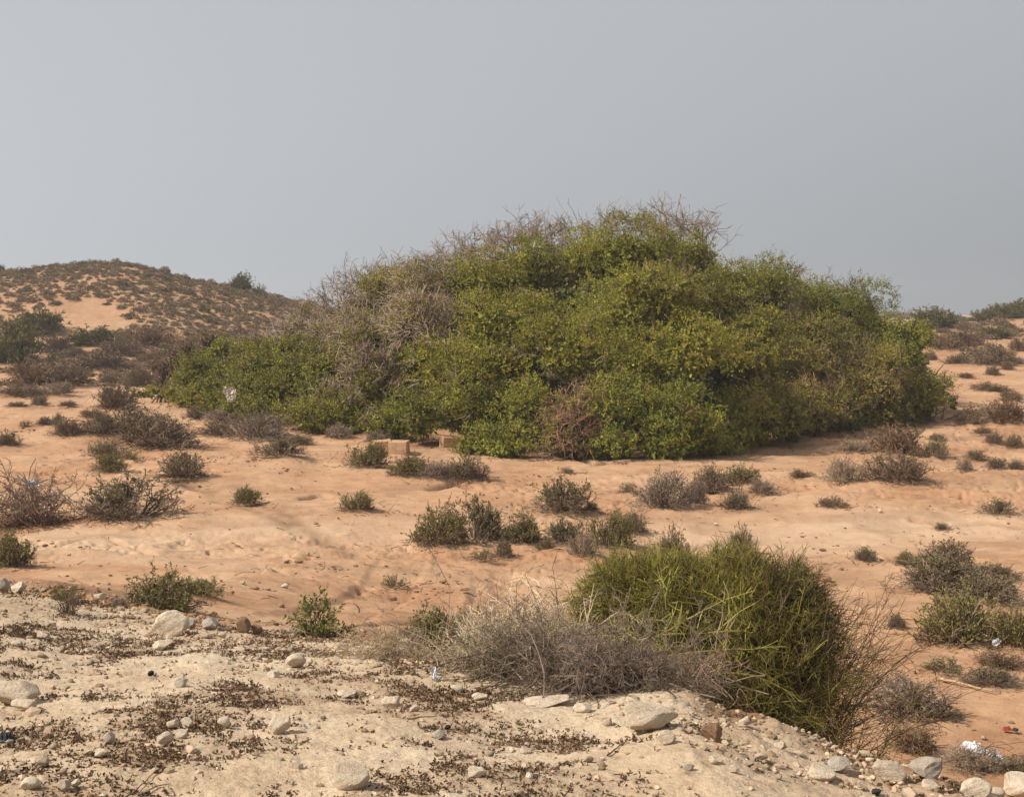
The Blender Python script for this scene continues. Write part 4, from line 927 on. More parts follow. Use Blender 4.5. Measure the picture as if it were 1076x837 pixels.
ST = [
 (14, 742, 48, 27, 'big flat-sided pale rock at the left photo edge', 'p', 2), (27, 748, 26, 12, 'smaller pale rock leaning against the big one at the left edge', 'p', 4),
 (180, 669, 32, 23, 'blocky pale rock standing on the rubble edge near the dark green shrub', 'p', 3), (171, 684, 22, 10, 'flat pale stone just below the blocky rock', 'p', 0),
 (104, 632, 17, 9, 'smooth tan stone on the sand left of the full green shrub', 'p', 5), (20, 624, 15, 10, 'pale stone at the far left end of the rubble edge', 'p', 1),
 (4, 624, 16, 14, 'grey boulder cut off by the left photo edge', 'g', 0), (45, 672, 14, 7, 'small pale stone at left between patches of dark crust', 'p', 1),
 (18, 681, 12, 7, 'small stone near the left edge below the rubble', 'p', 0), (190, 724, 15, 11, 'grey pebble-like stone by a dark patch, below the flat pale stone', 'g', 1),
 (183, 766, 15, 10, 'tan stone at left of the row of three', 'p', 5), (196, 766, 13, 10, 'tan stone in the middle of the row of three', 'p', 3), (190, 778, 13, 11, 'stone sitting just under the row of tan stones', 'p', 5),
 (235, 766, 13, 12, 'upright round stone right of the row of tan stones', 'p', 0), (174, 785, 15, 14, 'wedge-shaped stone below left of the row of tan stones', 'p', 3),
 (116, 783, 12, 12, 'small blocky stone at a dark patch in the lower left', 'g', 0), (106, 796, 14, 8, 'small low stone with a reddish end in the lower left', 'p', 4), (44, 807, 13, 14, 'squarish small stone in the bottom left corner area', 'p', 2),
 (33, 834, 20, 14, 'stone cut by the bottom edge at the far left', 'p', 3), (68, 832, 14, 11, 'stone near the bottom edge right of the cut one', 'p', 0), (80, 828, 11, 7, 'smallest stone of the three at the bottom left edge', 'p', 1),
 (255, 666, 15, 16, 'dark orange-brown stone on the rubble edge left of the small green shrub', 'b', 0), (269, 667, 13, 9, 'small brown stone touching the dark orange-brown one', 'b', 1),
 (216, 671, 14, 6, 'small flat stone on the rubble crest between two rocks', 'p', 1), (200, 660, 15, 9, 'grey-tan stone behind the blocky rock', 'g', 1), (222, 664, 18, 13, 'rough grey stone right of the blocky rock', 'g', 0), (233, 671, 9, 6, 'pale small stone below the rough grey stone', 'p', 0),
 (294, 773, 22, 23, 'tall angular pale stone standing alone, left centre foreground', 'p', 2), (367, 832, 40, 27, 'largest smooth pale rock at the bottom, left of centre', 'p', 5),
 (311, 703, 18, 14, 'leaning tan stone among dark crust below the small green shrub', 'p', 3), (288, 715, 13, 9, 'whitish small stone below left of the leaning tan one', 'p', 0), (364, 734, 18, 9, 'flat pale stone under the flat grey twig mat', 'p', 2),
 (376, 733, 8, 7, 'tiny stone right of the flat pale stone', 'p', 0), (412, 746, 20, 14, 'wedge-shaped pale stone on bare ground below the twig mat', 'p', 4), (436, 750, 10, 8, 'tiny pointed pale stone right of the wedge-shaped one', 'p', 3),
 (463, 779, 16, 10, 'grey-white flat stone in the centre foreground', 'g', 0), (470, 767, 7, 5, 'tiny dark stone above the grey-white flat one', 'd', 0), (426, 685, 16, 12, 'pale pointed stone on the mound crest left of the dead bush', 'p', 3),
 (312, 810, 13, 9, 'small low stone above left of the largest smooth rock', 'p', 1), (500, 819, 20, 11, 'flat stone near the bottom centre', 'p', 4), (480, 728, 14, 8, 'small pale stone under the low grey mat, left part', 'p', 0), (504, 737, 15, 9, 'small pale stone under the low grey mat, right part', 'p', 2),
 (680, 770, 60, 26, 'long pale wedge-shaped rock in front of the dark twig mat', 'p', 4), (574, 744, 44, 11, 'long flat pale slab under the tangle of grey twigs', 'p', 2), (613, 750, 20, 10, 'flat stone right of the long flat slab', 'p', 0), (639, 764, 11, 9, 'small round stone left of the long wedge-shaped rock', 'p', 5),
 (700, 782, 17, 12, 'blocky stone right below the long wedge-shaped rock', 'p', 3), (748, 778, 21, 17, 'brownish block on the bank above the pebble patch', 'b', 1), (783, 763, 13, 10, 'smooth tan stone on the brown soil of the bank', 'p', 5),
 (723, 811, 12, 7, 'small stone on bare ground below the bank, left one', 'g', 1), (750, 803, 10, 8, 'small stone on bare ground below the bank, right one', 'p', 0), (771, 813, 11, 8, 'small pale stone nearest the bottom right of the bare ground', 'p', 1),
 (552, 793, 13, 8, 'roundish stone in the dark crust near the bottom centre', 'p', 5), (503, 817, 10, 8, 'small tan stone cutting into the dark crust beside the flat stone', 'p', 0),
 (862, 820, 30, 15, 'smooth low pale rock at the bottom, right of centre', 'p', 5), (884, 812, 26, 12, 'grey-tan rock behind the smooth low one at the bottom', 'g', 0), (934, 821, 32, 15, 'pale rounded rock on the bank edge, bottom right', 'p', 3),
 (974, 818, 34, 17, 'lichen-grey rounded rock below the dead straggle, bottom right', 'g', 1), (976, 831, 18, 10, 'smaller pale rock under the lichen-grey one', 'p', 5), (1025, 840, 28, 17, 'pointed pale rock at the bottom edge, right', 'p', 3), (1046, 838, 18, 9, 'small pale stone between two larger rocks at the bottom right corner', 'p', 0),
 (1069, 838, 36, 22, 'smooth white rock in the bottom right corner', 'p', 5), (920, 836, 11, 7, 'small dark blue-grey stone at the bottom edge', 'd', 0), (820, 790, 14, 9, 'tan stone on the bank among the pebbles', 'p', 1), (800, 800, 12, 8, 'pale stone at the lower rim of the pebble patch', 'p', 3),
 (158, 711, 7, 6, 'tiny black stone on the pale ground below the blocky rock', 'd', 0), (136, 592, 0, 0, '', 'p', 0),
 (299, 619, 8, 5, 'white pebble alone on the sand behind the small green shrub', 'p', 0), (925, 539, 5, 4, 'tiny white pebble on the smooth pale sand at the right', 'p', 0), (72, 585, 5, 3, 'tiny white pebble on the sand below the bare thorn bush', 'p', 0),
 (323, 584, 5, 4, 'tiny pebble on the open sand below the wheel track', 'p', 1), (255, 615, 6, 4, 'pale pebble on the sand right of the full green shrub', 'p', 1), (752, 553, 5, 3, 'tiny pale pebble on sand before the cluster', 'p', 0), (195, 616, 6, 4, 'small pebble on the sand above the full green shrub', 'p', 1)]
OCC = []
for a in ST:
    if a[2] == 0: continue
    o = stone(a[0], a[1], a[2], a[3], a[4], a[5], GS if a[1] > 622 else 'pebbles on the sand', idx=a[6]); OCC.append((a[0], a[1], a[2]))
# rubble: small stones one can count, along the crest and the bank
n = 0; tries = 0
def rubble_density(px, py):
    p = at(px, py); s_ = float(edge_s(p[0], p[1]))
    d = math.exp(-((s_+0.35)/0.45)**2)*(0.9 if px < 230 else 0.45 if px < 560 else 0.5)
    if px > 700: d = math.exp(-((s_+0.45)/0.35)**2)*1.1
    if 30 < px < 130 and py < 700: d += 0.4
    if px < 110 and py > 780: d += 0.2
    return d+0.05, p
while n < 225 and tries < 8000:
    tries += 1
    px = rs.uniform(2, 1074); py = rs.uniform(612, 836)
    d, p = rubble_density(px, py)
    if rs.uniform() > d or p[1] > 14: continue
    w = rs.gamma(3, 1.7)+3.0
    if w > 16: continue
    if any(abs(px-q[0]) < (w+q[2])*0.5 and abs(py-q[1]) < (w+q[2])*0.35 for q in OCC): continue
    OCC.append((px, py, w)); sc = p[1]/F*w/2; o = put('small_stone', STL[rs.randint(5)])
    o.scale = (sc, sc*rs.uniform(0.7, 1), sc*rs.uniform(0.45, 0.75)); o.rotation_euler = (rs.uniform(-.4, .4), rs.uniform(-.4, .4), rs.uniform(0, 6.28))
    o.location = (p[0], p[1], float(H(p[0], p[1]))+sc*0.22); n += 1
    reg = ('in the rubble at the left end of the mound crest' if px < 330 and py < 720 else 'scattered over the pale ground at the lower left' if px < 420 else 'in the pebbly strip along the bank at the lower right' if px > 690 else 'on the pale ground around the dead twig mats')
    tag(o, 'small pale limestone pebble '+reg, 'stone', 'small stones '+reg)
# gravel too fine to count
def ico(sub=1):
    import bmesh
    bm = bmesh.new(); bmesh.ops.create_icosphere(bm, subdivisions=sub, radius=1); V = np.array([v.co[:] for v in bm.verts]); Fc = np.array([[v.index for v in f.verts] for f in bm.faces]); bm.free(); return V, Fc
IV, IF = ico(1)
def scatter_chunks(n, xr, yr, dens, size, colr, seed, flat=0.6):
    rs_ = RS(seed); x = rs_.uniform(*xr, n); y = rs_.uniform(*yr, n); k = rs_.uniform(size=n) < dens(x, y); x, y = x[k], y[k]; n = len(x)
    z = H(x, y); sz = size(rs_, n); V = IV[None]*sz[:, None, None]*(1+rs_.uniform(-0.35, 0.35, (n, len(IV), 1)))*np.stack([rs_.uniform(0.7, 1.2, n), rs_.uniform(0.7, 1.2, n), rs_.uniform(flat*0.7, flat*1.3, n)], 1)[:, None, :]
    V += np.stack([x, y, z+sz*0.15], 1)[:, None, :]
    Fc = (IF[None]+(np.arange(n)*len(IV))[:, None, None]).reshape(-1, 3)
    m = MB(); m.add(V.reshape(-1, 3), Fc, vcol(colr(rs_, n), len(IV))); return m
def dgrav(x, y):
    s_ = edge_s(x, y); a = np.exp(-((s_+0.3)/0.5)**2)*0.9+0.10*(s_ < 0)+0.10*(1-sst(0, 3, s_))+0.25*np.exp(-((s_+0.55)/0.3)**2)*(x > 0.6)
    return a*(0.35+1.3*np.clip(fbm(x*1.5, y*1.5, 61)+0.3, 0, 1))
gm = scatter_chunks(52000, (-4.5, 3.4), (3.9, 11.5), dgrav, lambda r, n: r.gamma(2.2, 0.0026, n)+0.003, lambda r, n: np.where(r.uniform(size=(n, 1)) < 0.75, jit(r, (0.46, 0.36, 0.265), n, 0.3), jit(r, (0.28, 0.19, 0.125), n, 0.3)), 5)
tag(put('gravel', gm.mesh('gravel', M_LITTER)), 'fine pale gravel on the limestone mound', 'gravel', None, 'stuff')
def dclod(x, y):
    s_ = edge_s(x, y); return np.exp(-((s_-0.5)/0.7)**2)*(x < 0.3)*0.8+0.03*np.clip(fbm(x*.5, y*.5, 9)+.2, 0, 1)*(y > 12)
gm = scatter_chunks(26000, (-5.5, 4.5), (4.6, 13), dclod, lambda r, n: r.gamma(2.2, 0.005, n)+0.004, lambda r, n: jit(r, (0.33, 0.20, 0.12), n, 0.3), 6)
tag(put('soil_clods', gm.mesh('soil_clods', M_LITTER)), 'crumbly brown soil clods on the slope behind the rubble', 'soil', None, 'stuff')
# droppings, clods and plant scraps on the dune sand
def dsand(x, y):
    return np.clip(fbm(x*0.35, y*0.35, 91, 4)*2.2-0.05+0.3*sst(7, 13, x), 0, 1)**1.5*0.9*(edge_s(x, y) > 2.5)+0.02
gm = scatter_chunks(22000, (-17, 24), (11, 55), dsand, lambda r, n: r.gamma(1.6, 0.011, n)+0.008, lambda r, n: jit(r, (0.20, 0.115, 0.07), n, 0.35), 7, 0.4)
rs = RS(31); Cn = np.repeat(np.array([(b_[0], b_[1], b_[2]) for b_ in BUMPS]), 34, 0); n = len(Cn); a_ = rs.uniform(0, 2*PI, n); rr = Cn[:, 2]*rs.uniform(0.35, 1.6, n)**1.3
O = np.stack([Cn[:, 0]+rr*np.cos(a_)+0.25*Cn[:, 2], Cn[:, 1]+rr*np.sin(a_)*0.9, np.zeros(n)], 1)
O2 = np.stack([rs.uniform(-15, 20, 1500), rs.uniform(12, 50, 1500), np.zeros(1500)], 1); O = np.concatenate([O, O2]); n = len(O); O[:, 2] = H(O[:, 0], O[:, 1])+0.02
P = walk(rs, O, rs.normal(size=(n, 3))*np.array([1, 1, 0.12]), rs.uniform(0.04, 0.22, n), 4, 0.3); V, Q = tubes(P, np.linspace(0.008, 0.004, 4)[None, :]*rs.uniform(0.6, 1.3, (n, 1))); gm.add(V, Q, vcol(jit(rs, (0.20, 0.14, 0.10), n, 0.4), 12))
tag(put('sand_litter', gm.mesh('sand_litter', M_LITTER)), 'dark clods and droppings strewn over the dune sand', 'litter', None, 'stuff')
# dark dried ground cover on the mound
rs = RS(8)
n = 130000; x = rs.uniform(-4.6, 3.6, n); y = rs.uniform(3.9, 9.6, n); s_ = edge_s(x, y)
f1 = fbm(x*1.3, y*1.5, 71, 4); f2 = fbm(x*7, y*7, 72, 3)
pr = sst(-0.12, 0.36, f1+0.6*f2+0.10*(x < 0.3)-0.02)*(s_ < 0.15)*0.85+0.03*(s_ < 0)
pr = pr*np.where(x > 0.5, 0.75, 1)
k = rs.uniform(size=n) < pr; x, y = x[k], y[k]; n = len(x); z = H(x, y)
m = 3; X = np.repeat(x, m)+rs.normal(size=n*m)*0.012; Yy = np.repeat(y, m)+rs.normal(size=n*m)*0.012; Z = np.repeat(z, m)
P = walk(rs, np.stack([X, Yy, Z-0.004], 1), np.stack([rs.normal(size=n*m), rs.normal(size=n*m), rs.uniform(0.1, 1.0, n*m)], 1), rs.uniform(0.005, 0.016, n*m), 3, 0.5)
mb = MB(); V, Q = tubes(P, np.linspace(0.0032, 0.002, 3)[None, :]*rs.uniform(0.6, 1.4, (n*m, 1))); dc = np.where(rs.uniform(size=(n, 1)) < 0.6, jit(rs, (0.13, 0.085, 0.055), n, 0.35), jit(rs, (0.22, 0.145, 0.09), n, 0.35))
mb.add(V, Q, vcol(np.repeat(dc, m, 0), 9))
q = n*4; i = rs.randint(0, n*m, q); V, Q = leaves(rs, P[i, rs.randint(1, 3, q)], rs.normal(size=(q, 3))+np.array([0, 0, .4]), rs.uniform(0.007, 0.016, q), rs.uniform(0.006, 0.011, q)); mb.add(V, Q, vcol(dc[i//m]*rs.uniform(0.8, 1.2, (q, 1)), 4))
tag(put('dried_ground_cover', mb.mesh('dried_ground_cover', M_LITTER)), 'dark brown dried succulent crust in patches on the pale ground', 'ground cover', None, 'stuff')
# loose dead sticks on the pale ground
for (x0, y0, x1, y1, lab) in ((133, 838, 168, 806, 'thin curved dead stem near the bottom left'), (148, 836, 190, 822, 'forked dead stem at the bottom left edge'), (205, 742, 250, 722, 'thin straight stick on bare ground, left foreground'), (640, 795, 656, 778, 'short dark stick below the long wedge rock'), (530, 780, 575, 792, 'dark crooked stick in the crust, bottom centre'),
                            (986, 714, 1036, 726, 'pale driftwood stick on the sand at the right'), (428, 756, 470, 752, 'pale straight stick on bare ground, centre foreground')):
    a = at(x0, y0); b = at(x1, y1); k = 8; tt_ = np.linspace(0, 1, k)[:, None]; P = a+(b-a)*tt_; P[:, :2] += np.cumsum(rs.normal(size=(k, 2))*0.006*a[1]/5, 0); P[:, 2] = H(P[:, 0], P[:, 1])+0.006*a[1]/5
    big = 0.9 if 'drift' in lab else 0.6; mb = MB(); V, Q = tubes(P[None], np.linspace(0.006, 0.003, k)[None]*a[1]/5*big, 6); mb.add(V, Q, (0.36, 0.26, 0.18) if 'pale' in lab else (0.15, 0.1, 0.07)); o = P[0].copy()
    tag(put('stick', shift(mb, o).mesh('stick', M_TWIG, True), None, tuple(o)), lab, 'stick', 'dead sticks')
# ------------------------------------------------------------------ rubbish and blocks
def sheet(name, px, py, w, h, label, cat, mt, seed, dz=0.0, crump=0.3, shape=None, up=False, y=None):
    """crumpled plastic with folds, lying on the ground or standing"""
    p = at(px, py, 9.5 if px > 1000 else 0) if y is None else wp(px, py, y); s = p[1]/F; nx, ny = 44, 32; rs_ = RS(seed)
    u, v = np.meshgrid(np.linspace(-1, 1, nx), np.linspace(-1, 1, ny)); 
    if shape: u2, v2 = shape(u, v)
    else:
        ang = np.arctan2(v, u); rr = np.maximum(abs(u), abs(v)); rim = 0.85+0.16*np.sin(ang*2+seed)+0.07*np.sin(ang*5+seed*2); u2, v2 = rr*np.cos(ang)*rim, rr*np.sin(ang)*rim
    hz = fbm(u*2.2+seed, v*2.2, seed, 3); h2 = fbm(u*6+seed, v*6, seed+2, 2)
    a = w*s/2
    if up: X = u2*a; Z = v2*h*s/2; Yv = hz*a*crump*1.6+h2*a*0.25
    else: X = u2*a; Yv = v2*a*0.9; Z = (0.45*np.clip(1-np.maximum(abs(u), abs(v))**2, 0, 1)+np.abs(hz)*1.0+0.12*np.abs(h2))*h*s*0.9*(1-np.maximum(abs(u), abs(v))**6)
    mb = MB(); V = np.stack([X, Yv, Z], -1).reshape(-1, 3); back_ = V+np.array([0, 0.004 if up else 0, 0 if up else -0.004]); idx = np.arange(nx*ny).reshape(ny, nx)
    q = np.stack([idx[:-1, :-1], idx[:-1, 1:], idx[1:, 1:], idx[1:, :-1]], -1).reshape(-1, 4)
    bd = np.concatenate([idx[0, :], idx[1:, -1], idx[-1, ::-1][1:], idx[::-1, 0][1:-1]]); e = np.stack([bd, np.roll(bd, -1), np.roll(bd, -1)+nx*ny, bd+nx*ny], -1)
    mb.add(np.concatenate([V, back_]), np.concatenate([q, q[:, ::-1]+nx*ny, e]))
    gz = float(H(p[0], p[1])) if y is None else p[2]
    o = put(name, mb.mesh(name, mt, True), None, (p[0], p[1], gz+dz)); return tag(o, label, cat)
sheet('plastic_sheet', 1024, 788, 32, 9, 'crumpled white plastic sheet on the sand at the lower right', 'plastic', M_PLASTIC, 3, 0.01)
sheet('plastic_sheet', 1046, 796, 20, 6, 'torn white plastic strip beside the crumpled white sheet', 'plastic', M_PLASTIC, 5, 0.01)
sheet('plastic_scrap', 1047, 676, 9, 10, 'small white scrap of plastic caught among the shrubs near the right edge', 'plastic', M_PLASTIC, 7, 0.02, up=True, y=float(at(1047, 690)[1])-0.45)
sheet('plastic_scrap', 1058, 767, 10, 4, 'small red scrap of plastic lying on the sand near the right edge', 'plastic', M_RED, 8, 0.01)
sheet('plastic_scrap', 1067, 767, 9, 3, 'black strip beside the small red scrap near the right edge', 'plastic', M_BLACKP, 12, 0.005)
sheet('plastic_bag', 6, 777, 24, 11, 'crumpled black plastic bag at the left photo edge', 'plastic bag', M_BLACKP, 9, 0.0)
sheet('plastic_scrap', 457, 716, 11, 19, 'grey-white crumpled scrap standing under the dead bush', 'plastic', M_PLASTIC, 10, 0.03, up=True)
sheet('plastic_scrap', 556, 817, 12, 7, 'white curled shell-like scrap in the dark crust at the bottom centre', 'plastic', M_CREAM, 11, 0.003)
def bagshape(u, v):
    w_ = np.where(v > 0.1, 1.0, 0.55+0.35*(v+1)/1.1); w_ = np.where(v > 0.8, 0.8, w_); return u*w_+np.where(v < 0, 0.25, 0), v
sheet('plastic_bag', 241, 414, 14, 16, 'pale bag caught upright in the bright green bush', 'plastic bag', M_CREAM, 13, 0, 0.12, bagshape, True, float(np.interp(241, _bx, _by))-1.9)
sheet('plastic_scrap', 34, 508, 16, 12, 'whitish plastic snagged inside the bare thorn bush', 'plastic', M_PLASTIC, 14, 0.0, up=True, y=float(at(36, 551)[1])+0.1)
def block(px, py, w, h, label, rz, seed):
    import bmesh
    p = at(px, py-1); s = p[1]/F; bm = bmesh.new(); bmesh.ops.create_cube(bm, size=1.0); bmesh.ops.bevel(bm, geom=bm.edges[:], offset=0.03, segments=1, affect='EDGES')
    bmesh.ops.subdivide_edges(bm, edges=bm.edges[:], cuts=3, use_grid_fill=True)
    for v in bm.verts:
        c_ = np.array(v.co[:]); nz = float(fbm(c_[0]*3+c_[2]*2+seed, c_[1]*3-c_[2]*2.3, seed)); v.co = v.co*(1+0.05*nz)
    m = bpy.data.meshes.new('stone_block'); bm.to_mesh(m); bm.free(); m.materials.append(M_BLOCK)
    W, Hh = w*s, h*s; o = put('stone_block', m); o.scale = (W*1.08, W*0.9, Hh*1.25); o.rotation_euler = (0.03*seed, 0.05*(seed-2), rz); o.location = (p[0], p[1]+W*0.4, float(H(p[0], p[1]+W*0.4))+Hh*0.3)
    return tag(o, label, 'stone block', 'cut sandstone blocks at the thicket foot')
block(401, 477, 18, 14, 'left cut sandstone block of the touching pair at the thicket foot', 0.2, 1)
block(419, 478, 18, 14, 'right cut sandstone block of the touching pair at the thicket foot', -0.15, 2)
block(472, 471, 17, 12, 'single cut sandstone block half hidden under the thicket', 0.3, 3)

# ------------------------------------------------------------------ ground, one sheet to the horizon
ang = np.concatenate([np.linspace(-27, 27, 760), np.linspace(27, 333, 92)[1:-1]])
ang = np.radians(ang)
r = np.concatenate([np.linspace(0.25, 3.2, 26)[:-1], 3.2*1.0036**np.arange(0, 368), ])
r = np.concatenate([r, r[-1]*1.0055**np.arange(1, 280)]); r = np.concatenate([r, r[-1]*1.012**np.arange(1, 110)]); r = np.concatenate([r, r[-1]*1.07**np.arange(1, 52)])
A, R_ = np.meshgrid(ang, r); X = np.sin(A)*R_; Yg = np.cos(A)*R_
x, y = X.ravel(), Yg.ravel(); z = HB(x, y)
s_ = edge_s(x, y); d = np.sqrt(x*x+y*y)
mound = 1-sst(-0.1, 0.9, s_+0.35*fbm(x*1.2, y*1.2, 51)); nr = 1-sst(6, 14, d); mid = sst(8, 14, d)*(1-sst(45, 75, d))
z = z+nr*(0.013*fbm(x*5, y*5, 42, 3)+0.005*fbm(x*16, y*16, 43, 3)*(0.4+mound)+0.003*fbm(x*45, y*45, 44, 2))
bank = np.exp(-((s_+0.3)/0.42)**2)*sst(0.4, 1.0, x)
z = z+bank*(0.06*(np.abs(fbm(x*3.2, y*3.2, 45, 4))-0.35)+0.03*fbm(x*9, y*9, 46, 3))
# eroded pits, lips and trampled places in the dune sand
tr = sst(-0.02, 0.30, fbm(x*0.22, y*0.22, 47, 3)+0.35*sst(6, 12, x)*(y < 60)-0.12*(x < 0))
z = z+mid*(0.05*fbm(x*1.1, y*1.1, 48, 4)+0.012*fbm(x*4.5, y*4.5, 50, 3)+tr*(0.03*fbm(x*3.0, y*3.0, 49, 3)+0.05*np.round(3*fbm(x*0.9, y*1.3, 59, 3))/3+0.02*fbm(x*9, y*9, 60, 2)-0.02))
rid = np.abs(fbm(x*0.55, y*0.8, 52, 3)); z = z-mid*0.09*np.exp(-(rid/0.035)**2)*tr
# faint wheel track on the left
def track(pts, w):
    P = np.array([at(*q)[:2] for q in pts]); best = np.full(len(x), 9.0)
    m_ = (x > P[:, 0].min()-2) & (x < P[:, 0].max()+2) & (y > P[:, 1].min()-2) & (y < P[:, 1].max()+2); xs, ys = x[m_], y[m_]; b = np.full(len(xs), 9.0)
    for a_, c_ in zip(P[:-1], P[1:]):
        dv = c_-a_; t_ = np.clip(((xs-a_[0])*dv[0]+(ys-a_[1])*dv[1])/(dv@dv), 0, 1); b = np.minimum(b, np.hypot(xs-a_[0]-t_*dv[0], ys-a_[1]-t_*dv[1]))
    best[m_] = b; return np.exp(-(best/w)**2)
tk = track([(150, 500), (200, 510), (250, 530), (300, 548), (340, 566), (380, 583)], 0.22)+0.7*track([(175, 505), (225, 516), (290, 533), (330, 556), (372, 574)], 0.2)
z = z-tk*0.05*(0.2+1.3*vn(x*3.5, y*3.5, 3))
lip = track([(320, 523), (336, 520), (352, 523)], 0.12)+track([(455, 513), (480, 509), (505, 514)], 0.14)+track([(628, 488), (640, 485), (655, 487)], 0.12)+0.6*track([(590, 478), (620, 486)], 0.1)
z = z-lip*0.28
scarp = track([(840, 586), (880, 580), (930, 588), (985, 583), (1040, 592), (1080, 590)], 0.10)+track([(960, 545), (1000, 552), (1040, 548), (1080, 556)], 0.09)+track([(330, 668), (380, 655), (430, 652), (500, 660)], 0.08)+0.7*track([(5, 560), (60, 572), (110, 565), (160, 580)], 0.08)+track([(215, 455), (250, 458), (290, 452)], 0.1)
z = z-scarp*0.12
px_ = 538+F*x/np.maximum(y, 1.0)
wash = np.exp(-((y-(25.0+0.10*x))/2.6)**2)*sst(-14, -4, x)*(0.7+0.6*fbm(x*0.3, y*0.5, 53))+0.8*np.exp(-((x+7.5)/3)**2-((y-23)/1.6)**2)
wash = np.clip(wash+0.45*sst(0.1, 0.5, fbm(x*0.12, y*0.3, 54))*(y > 14)-tr*0.3, 0, 1)*(y > 13)*(1-sst(60, 80, d)*0.4)
soil = np.exp(-((s_-0.75+0.5*fbm(x*2, y*2, 55))/0.55)**2)*(1-sst(-0.2, 0.6, x))*0.85+np.exp(-((s_+0.12)/0.36)**2)*sst(0.5, 0.95, x)*1.1*sst(-1.0, -0.1, fbm(x*2.5, y*2.5, 56, 3)+0.3*(s_+.2))+lip*0.9+tk*0.4+scarp*0.6
soil = soil+0.45*mound*nr*sst(0.0, 0.45, fbm(x*1.3, y*1.5, 71, 4)+0.6*fbm(x*7, y*7, 72, 3))+0.38*mid*sst(-0.05, 0.45, fbm(x*0.7, y*1.0, 58, 4)+0.2*sst(5, 12, x)-0.08)+0.25*sst(70, 100, d)*(1-sst(200, 260, d))+0.35*sst(85, 110, d)*sst(-0.1, 0.4, fbm(x*0.08, y*0.08, 57))*(1-sst(200, 260, d))
nv = len(x); na = len(ang); nrw = len(r)
idx = np.arange(nv).reshape(nrw, na); a = idx[:-1]; b = idx[1:]
q = np.stack([a, b, np.roll(b, -1, 1), np.roll(a, -1, 1)], -1).reshape(-1, 4)
q = q[:, ::-1]
mb = MB(); mb.add(np.stack([x, y, z], 1), q, np.clip(np.stack([mound, soil, wash], 1), 0, 1))
mb.add([[0, 0, float(HB(0, 0))]], np.zeros((0, 4)))
cz = float(HB(0.0, 0.0)); mb.v.append((np.array([[0, 0, cz]]), np.array([[1., 0, 0]]))); mb.f.setdefault(3, []).append(np.stack([np.full(na, nv), np.roll(idx[0], -1), idx[0]], 1)[:, ::-1]); mb.n += 1
gr = put('ground', mb.mesh('ground', M_GROUND, True)); gr['kind'] = 'structure'
for t in PLACED:
    t.location.z = float(HB(t.location.x, t.location.y))

# ------------------------------------------------------------------ camera, sun, sky
cam = bpy.data.cameras.new('camera'); co = bpy.data.objects.new('camera', cam); C.objects.link(co)
cam.sensor_width = 36; cam.lens = 36*F/1076; cam.clip_start = 0.1; cam.clip_end = 9000
co.rotation_euler = (PI/2-PITCH, 0, 0); bpy.context.scene.camera = co
SUN_EL, SUN_AZ = math.radians(45), math.radians(-107)     # azimuth from +Y, clockwise seen from above
sd = Vector((math.sin(SUN_AZ)*math.cos(SUN_EL), math.cos(SUN_AZ)*math.cos(SUN_EL), math.sin(SUN_EL)))
sl = bpy.data.lights.new('sun', 'SUN'); sl.energy = 4.6; sl.angle = math.radians(1.5); sl.color = (1.0, 0.91, 0.78)
so = bpy.data.objects.new('sun', sl); C.objects.link(so); so.rotation_euler = sd.to_track_quat('Z', 'Y').to_euler(); so.location = (0, 0, 30)
w = bpy.data.worlds.new('World'); bpy.context.scene.world = w; w.use_nodes = True; nt = w.node_tree; nt.nodes.clear()
sky = nt.nodes.new('ShaderNodeTexSky'); sky.sky_type = 'NISHITA'; sky.sun_disc = False; sky.sun_elevation = SUN_EL; sky.sun_rotation = SUN_AZ
sky.air_density = 1.0; sky.dust_density = 6.0; sky.ozone_density = 1.0
hs = nt.nodes.new('ShaderNodeHueSaturation'); hs.inputs['Saturation'].default_value = 0.10
mx = nt.nodes.new('ShaderNodeMix'); mx.data_type = 'RGBA'; mx.inputs[0].default_value = 0.85
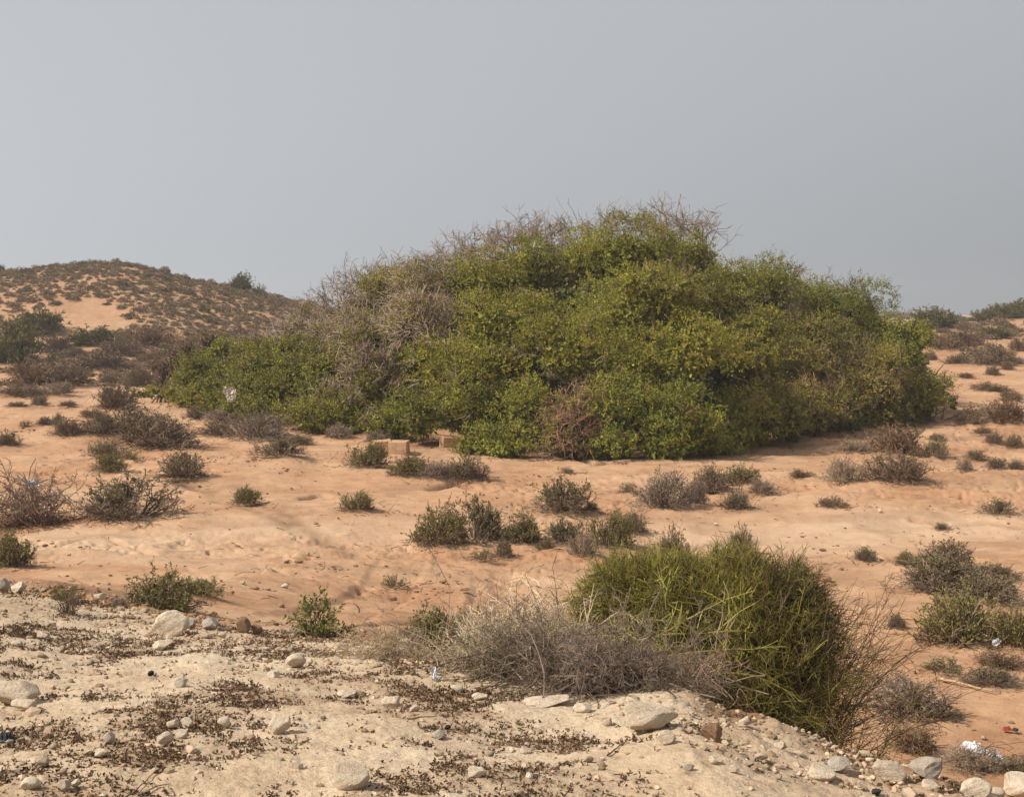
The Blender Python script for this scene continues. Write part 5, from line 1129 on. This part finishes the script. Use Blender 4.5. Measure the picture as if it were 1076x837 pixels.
# veil of dust in the air: brighter towards the sun, most of all low over the horizon
tcw = nt.nodes.new('ShaderNodeTexCoord'); sx = nt.nodes.new('ShaderNodeSeparateXYZ'); nt.links.new(tcw.outputs['Generated'], sx.inputs[0])
m1 = nt.nodes.new('ShaderNodeMath'); m1.operation = 'MULTIPLY_ADD'; nt.links.new(sx.outputs[2], m1.inputs[0]); m1.inputs[1].default_value = 1.6; m1.inputs[2].default_value = -0.6; m1.use_clamp = False
m1b = nt.nodes.new('ShaderNodeMath'); m1b.operation = 'MINIMUM'; nt.links.new(m1.outputs[0], m1b.inputs[0]); m1b.inputs[1].default_value = -0.15
m2 = nt.nodes.new('ShaderNodeMath'); m2.operation = 'MULTIPLY_ADD'; nt.links.new(sx.outputs[0], m2.inputs[0]); nt.links.new(m1b.outputs[0], m2.inputs[1]); m2.inputs[2].default_value = 1.0
vm = nt.nodes.new('ShaderNodeVectorMath'); vm.operation = 'SCALE'; vm.inputs[0].default_value = (4.5, 4.68, 4.95); nt.links.new(m2.outputs[0], vm.inputs['Scale']); nt.links.new(vm.outputs[0], mx.inputs[7])
bg = nt.nodes.new('ShaderNodeBackground'); bg.inputs[1].default_value = 0.1; wo = nt.nodes.new('ShaderNodeOutputWorld')
nt.links.new(sky.outputs[0], hs.inputs['Color']); nt.links.new(hs.outputs[0], mx.inputs[6]); nt.links.new(mx.outputs[2], bg.inputs[0]); nt.links.new(bg.outputs[0], wo.inputs[0])
sc = bpy.context.scene; sc.view_settings.view_transform = 'Standard'; sc.view_settings.look = 'None'; sc.view_settings.exposure = 0.2; sc.view_settings.gamma = 1.0

# ------------------------------------------------------------------ thin dusty haze
def haze():
    b = MB(); X0, X1, Y0, Y1, Z0, Z1 = -420, 420, -60, 420, -6.5, 9.5
    V = [(x_, y_, z_) for z_ in (Z0, Z1) for y_ in (Y0, Y1) for x_ in (X0, X1)]
    b.add(V, [(0, 2, 3, 1), (4, 5, 7, 6), (0, 1, 5, 4), (2, 6, 7, 3), (0, 4, 6, 2), (1, 3, 7, 5)])
    m = bpy.data.materials.new('haze'); m.use_nodes = True; n_ = m.node_tree; n_.nodes.clear(); o_ = n_.nodes.new('ShaderNodeOutputMaterial'); v = n_.nodes.new('ShaderNodeVolumePrincipled')
    v.inputs['Density'].default_value = 0.0007; v.inputs['Color'].default_value = (0.93, 0.94, 0.96, 1); v.inputs['Anisotropy'].default_value = 0.2
    n_.links.new(v.outputs[0], o_.inputs['Volume']); o = put('haze', b.mesh('haze', m)); o['kind'] = 'stuff'; o['label'] = 'thin pale dusty haze over the distance'
if HAZE: haze()
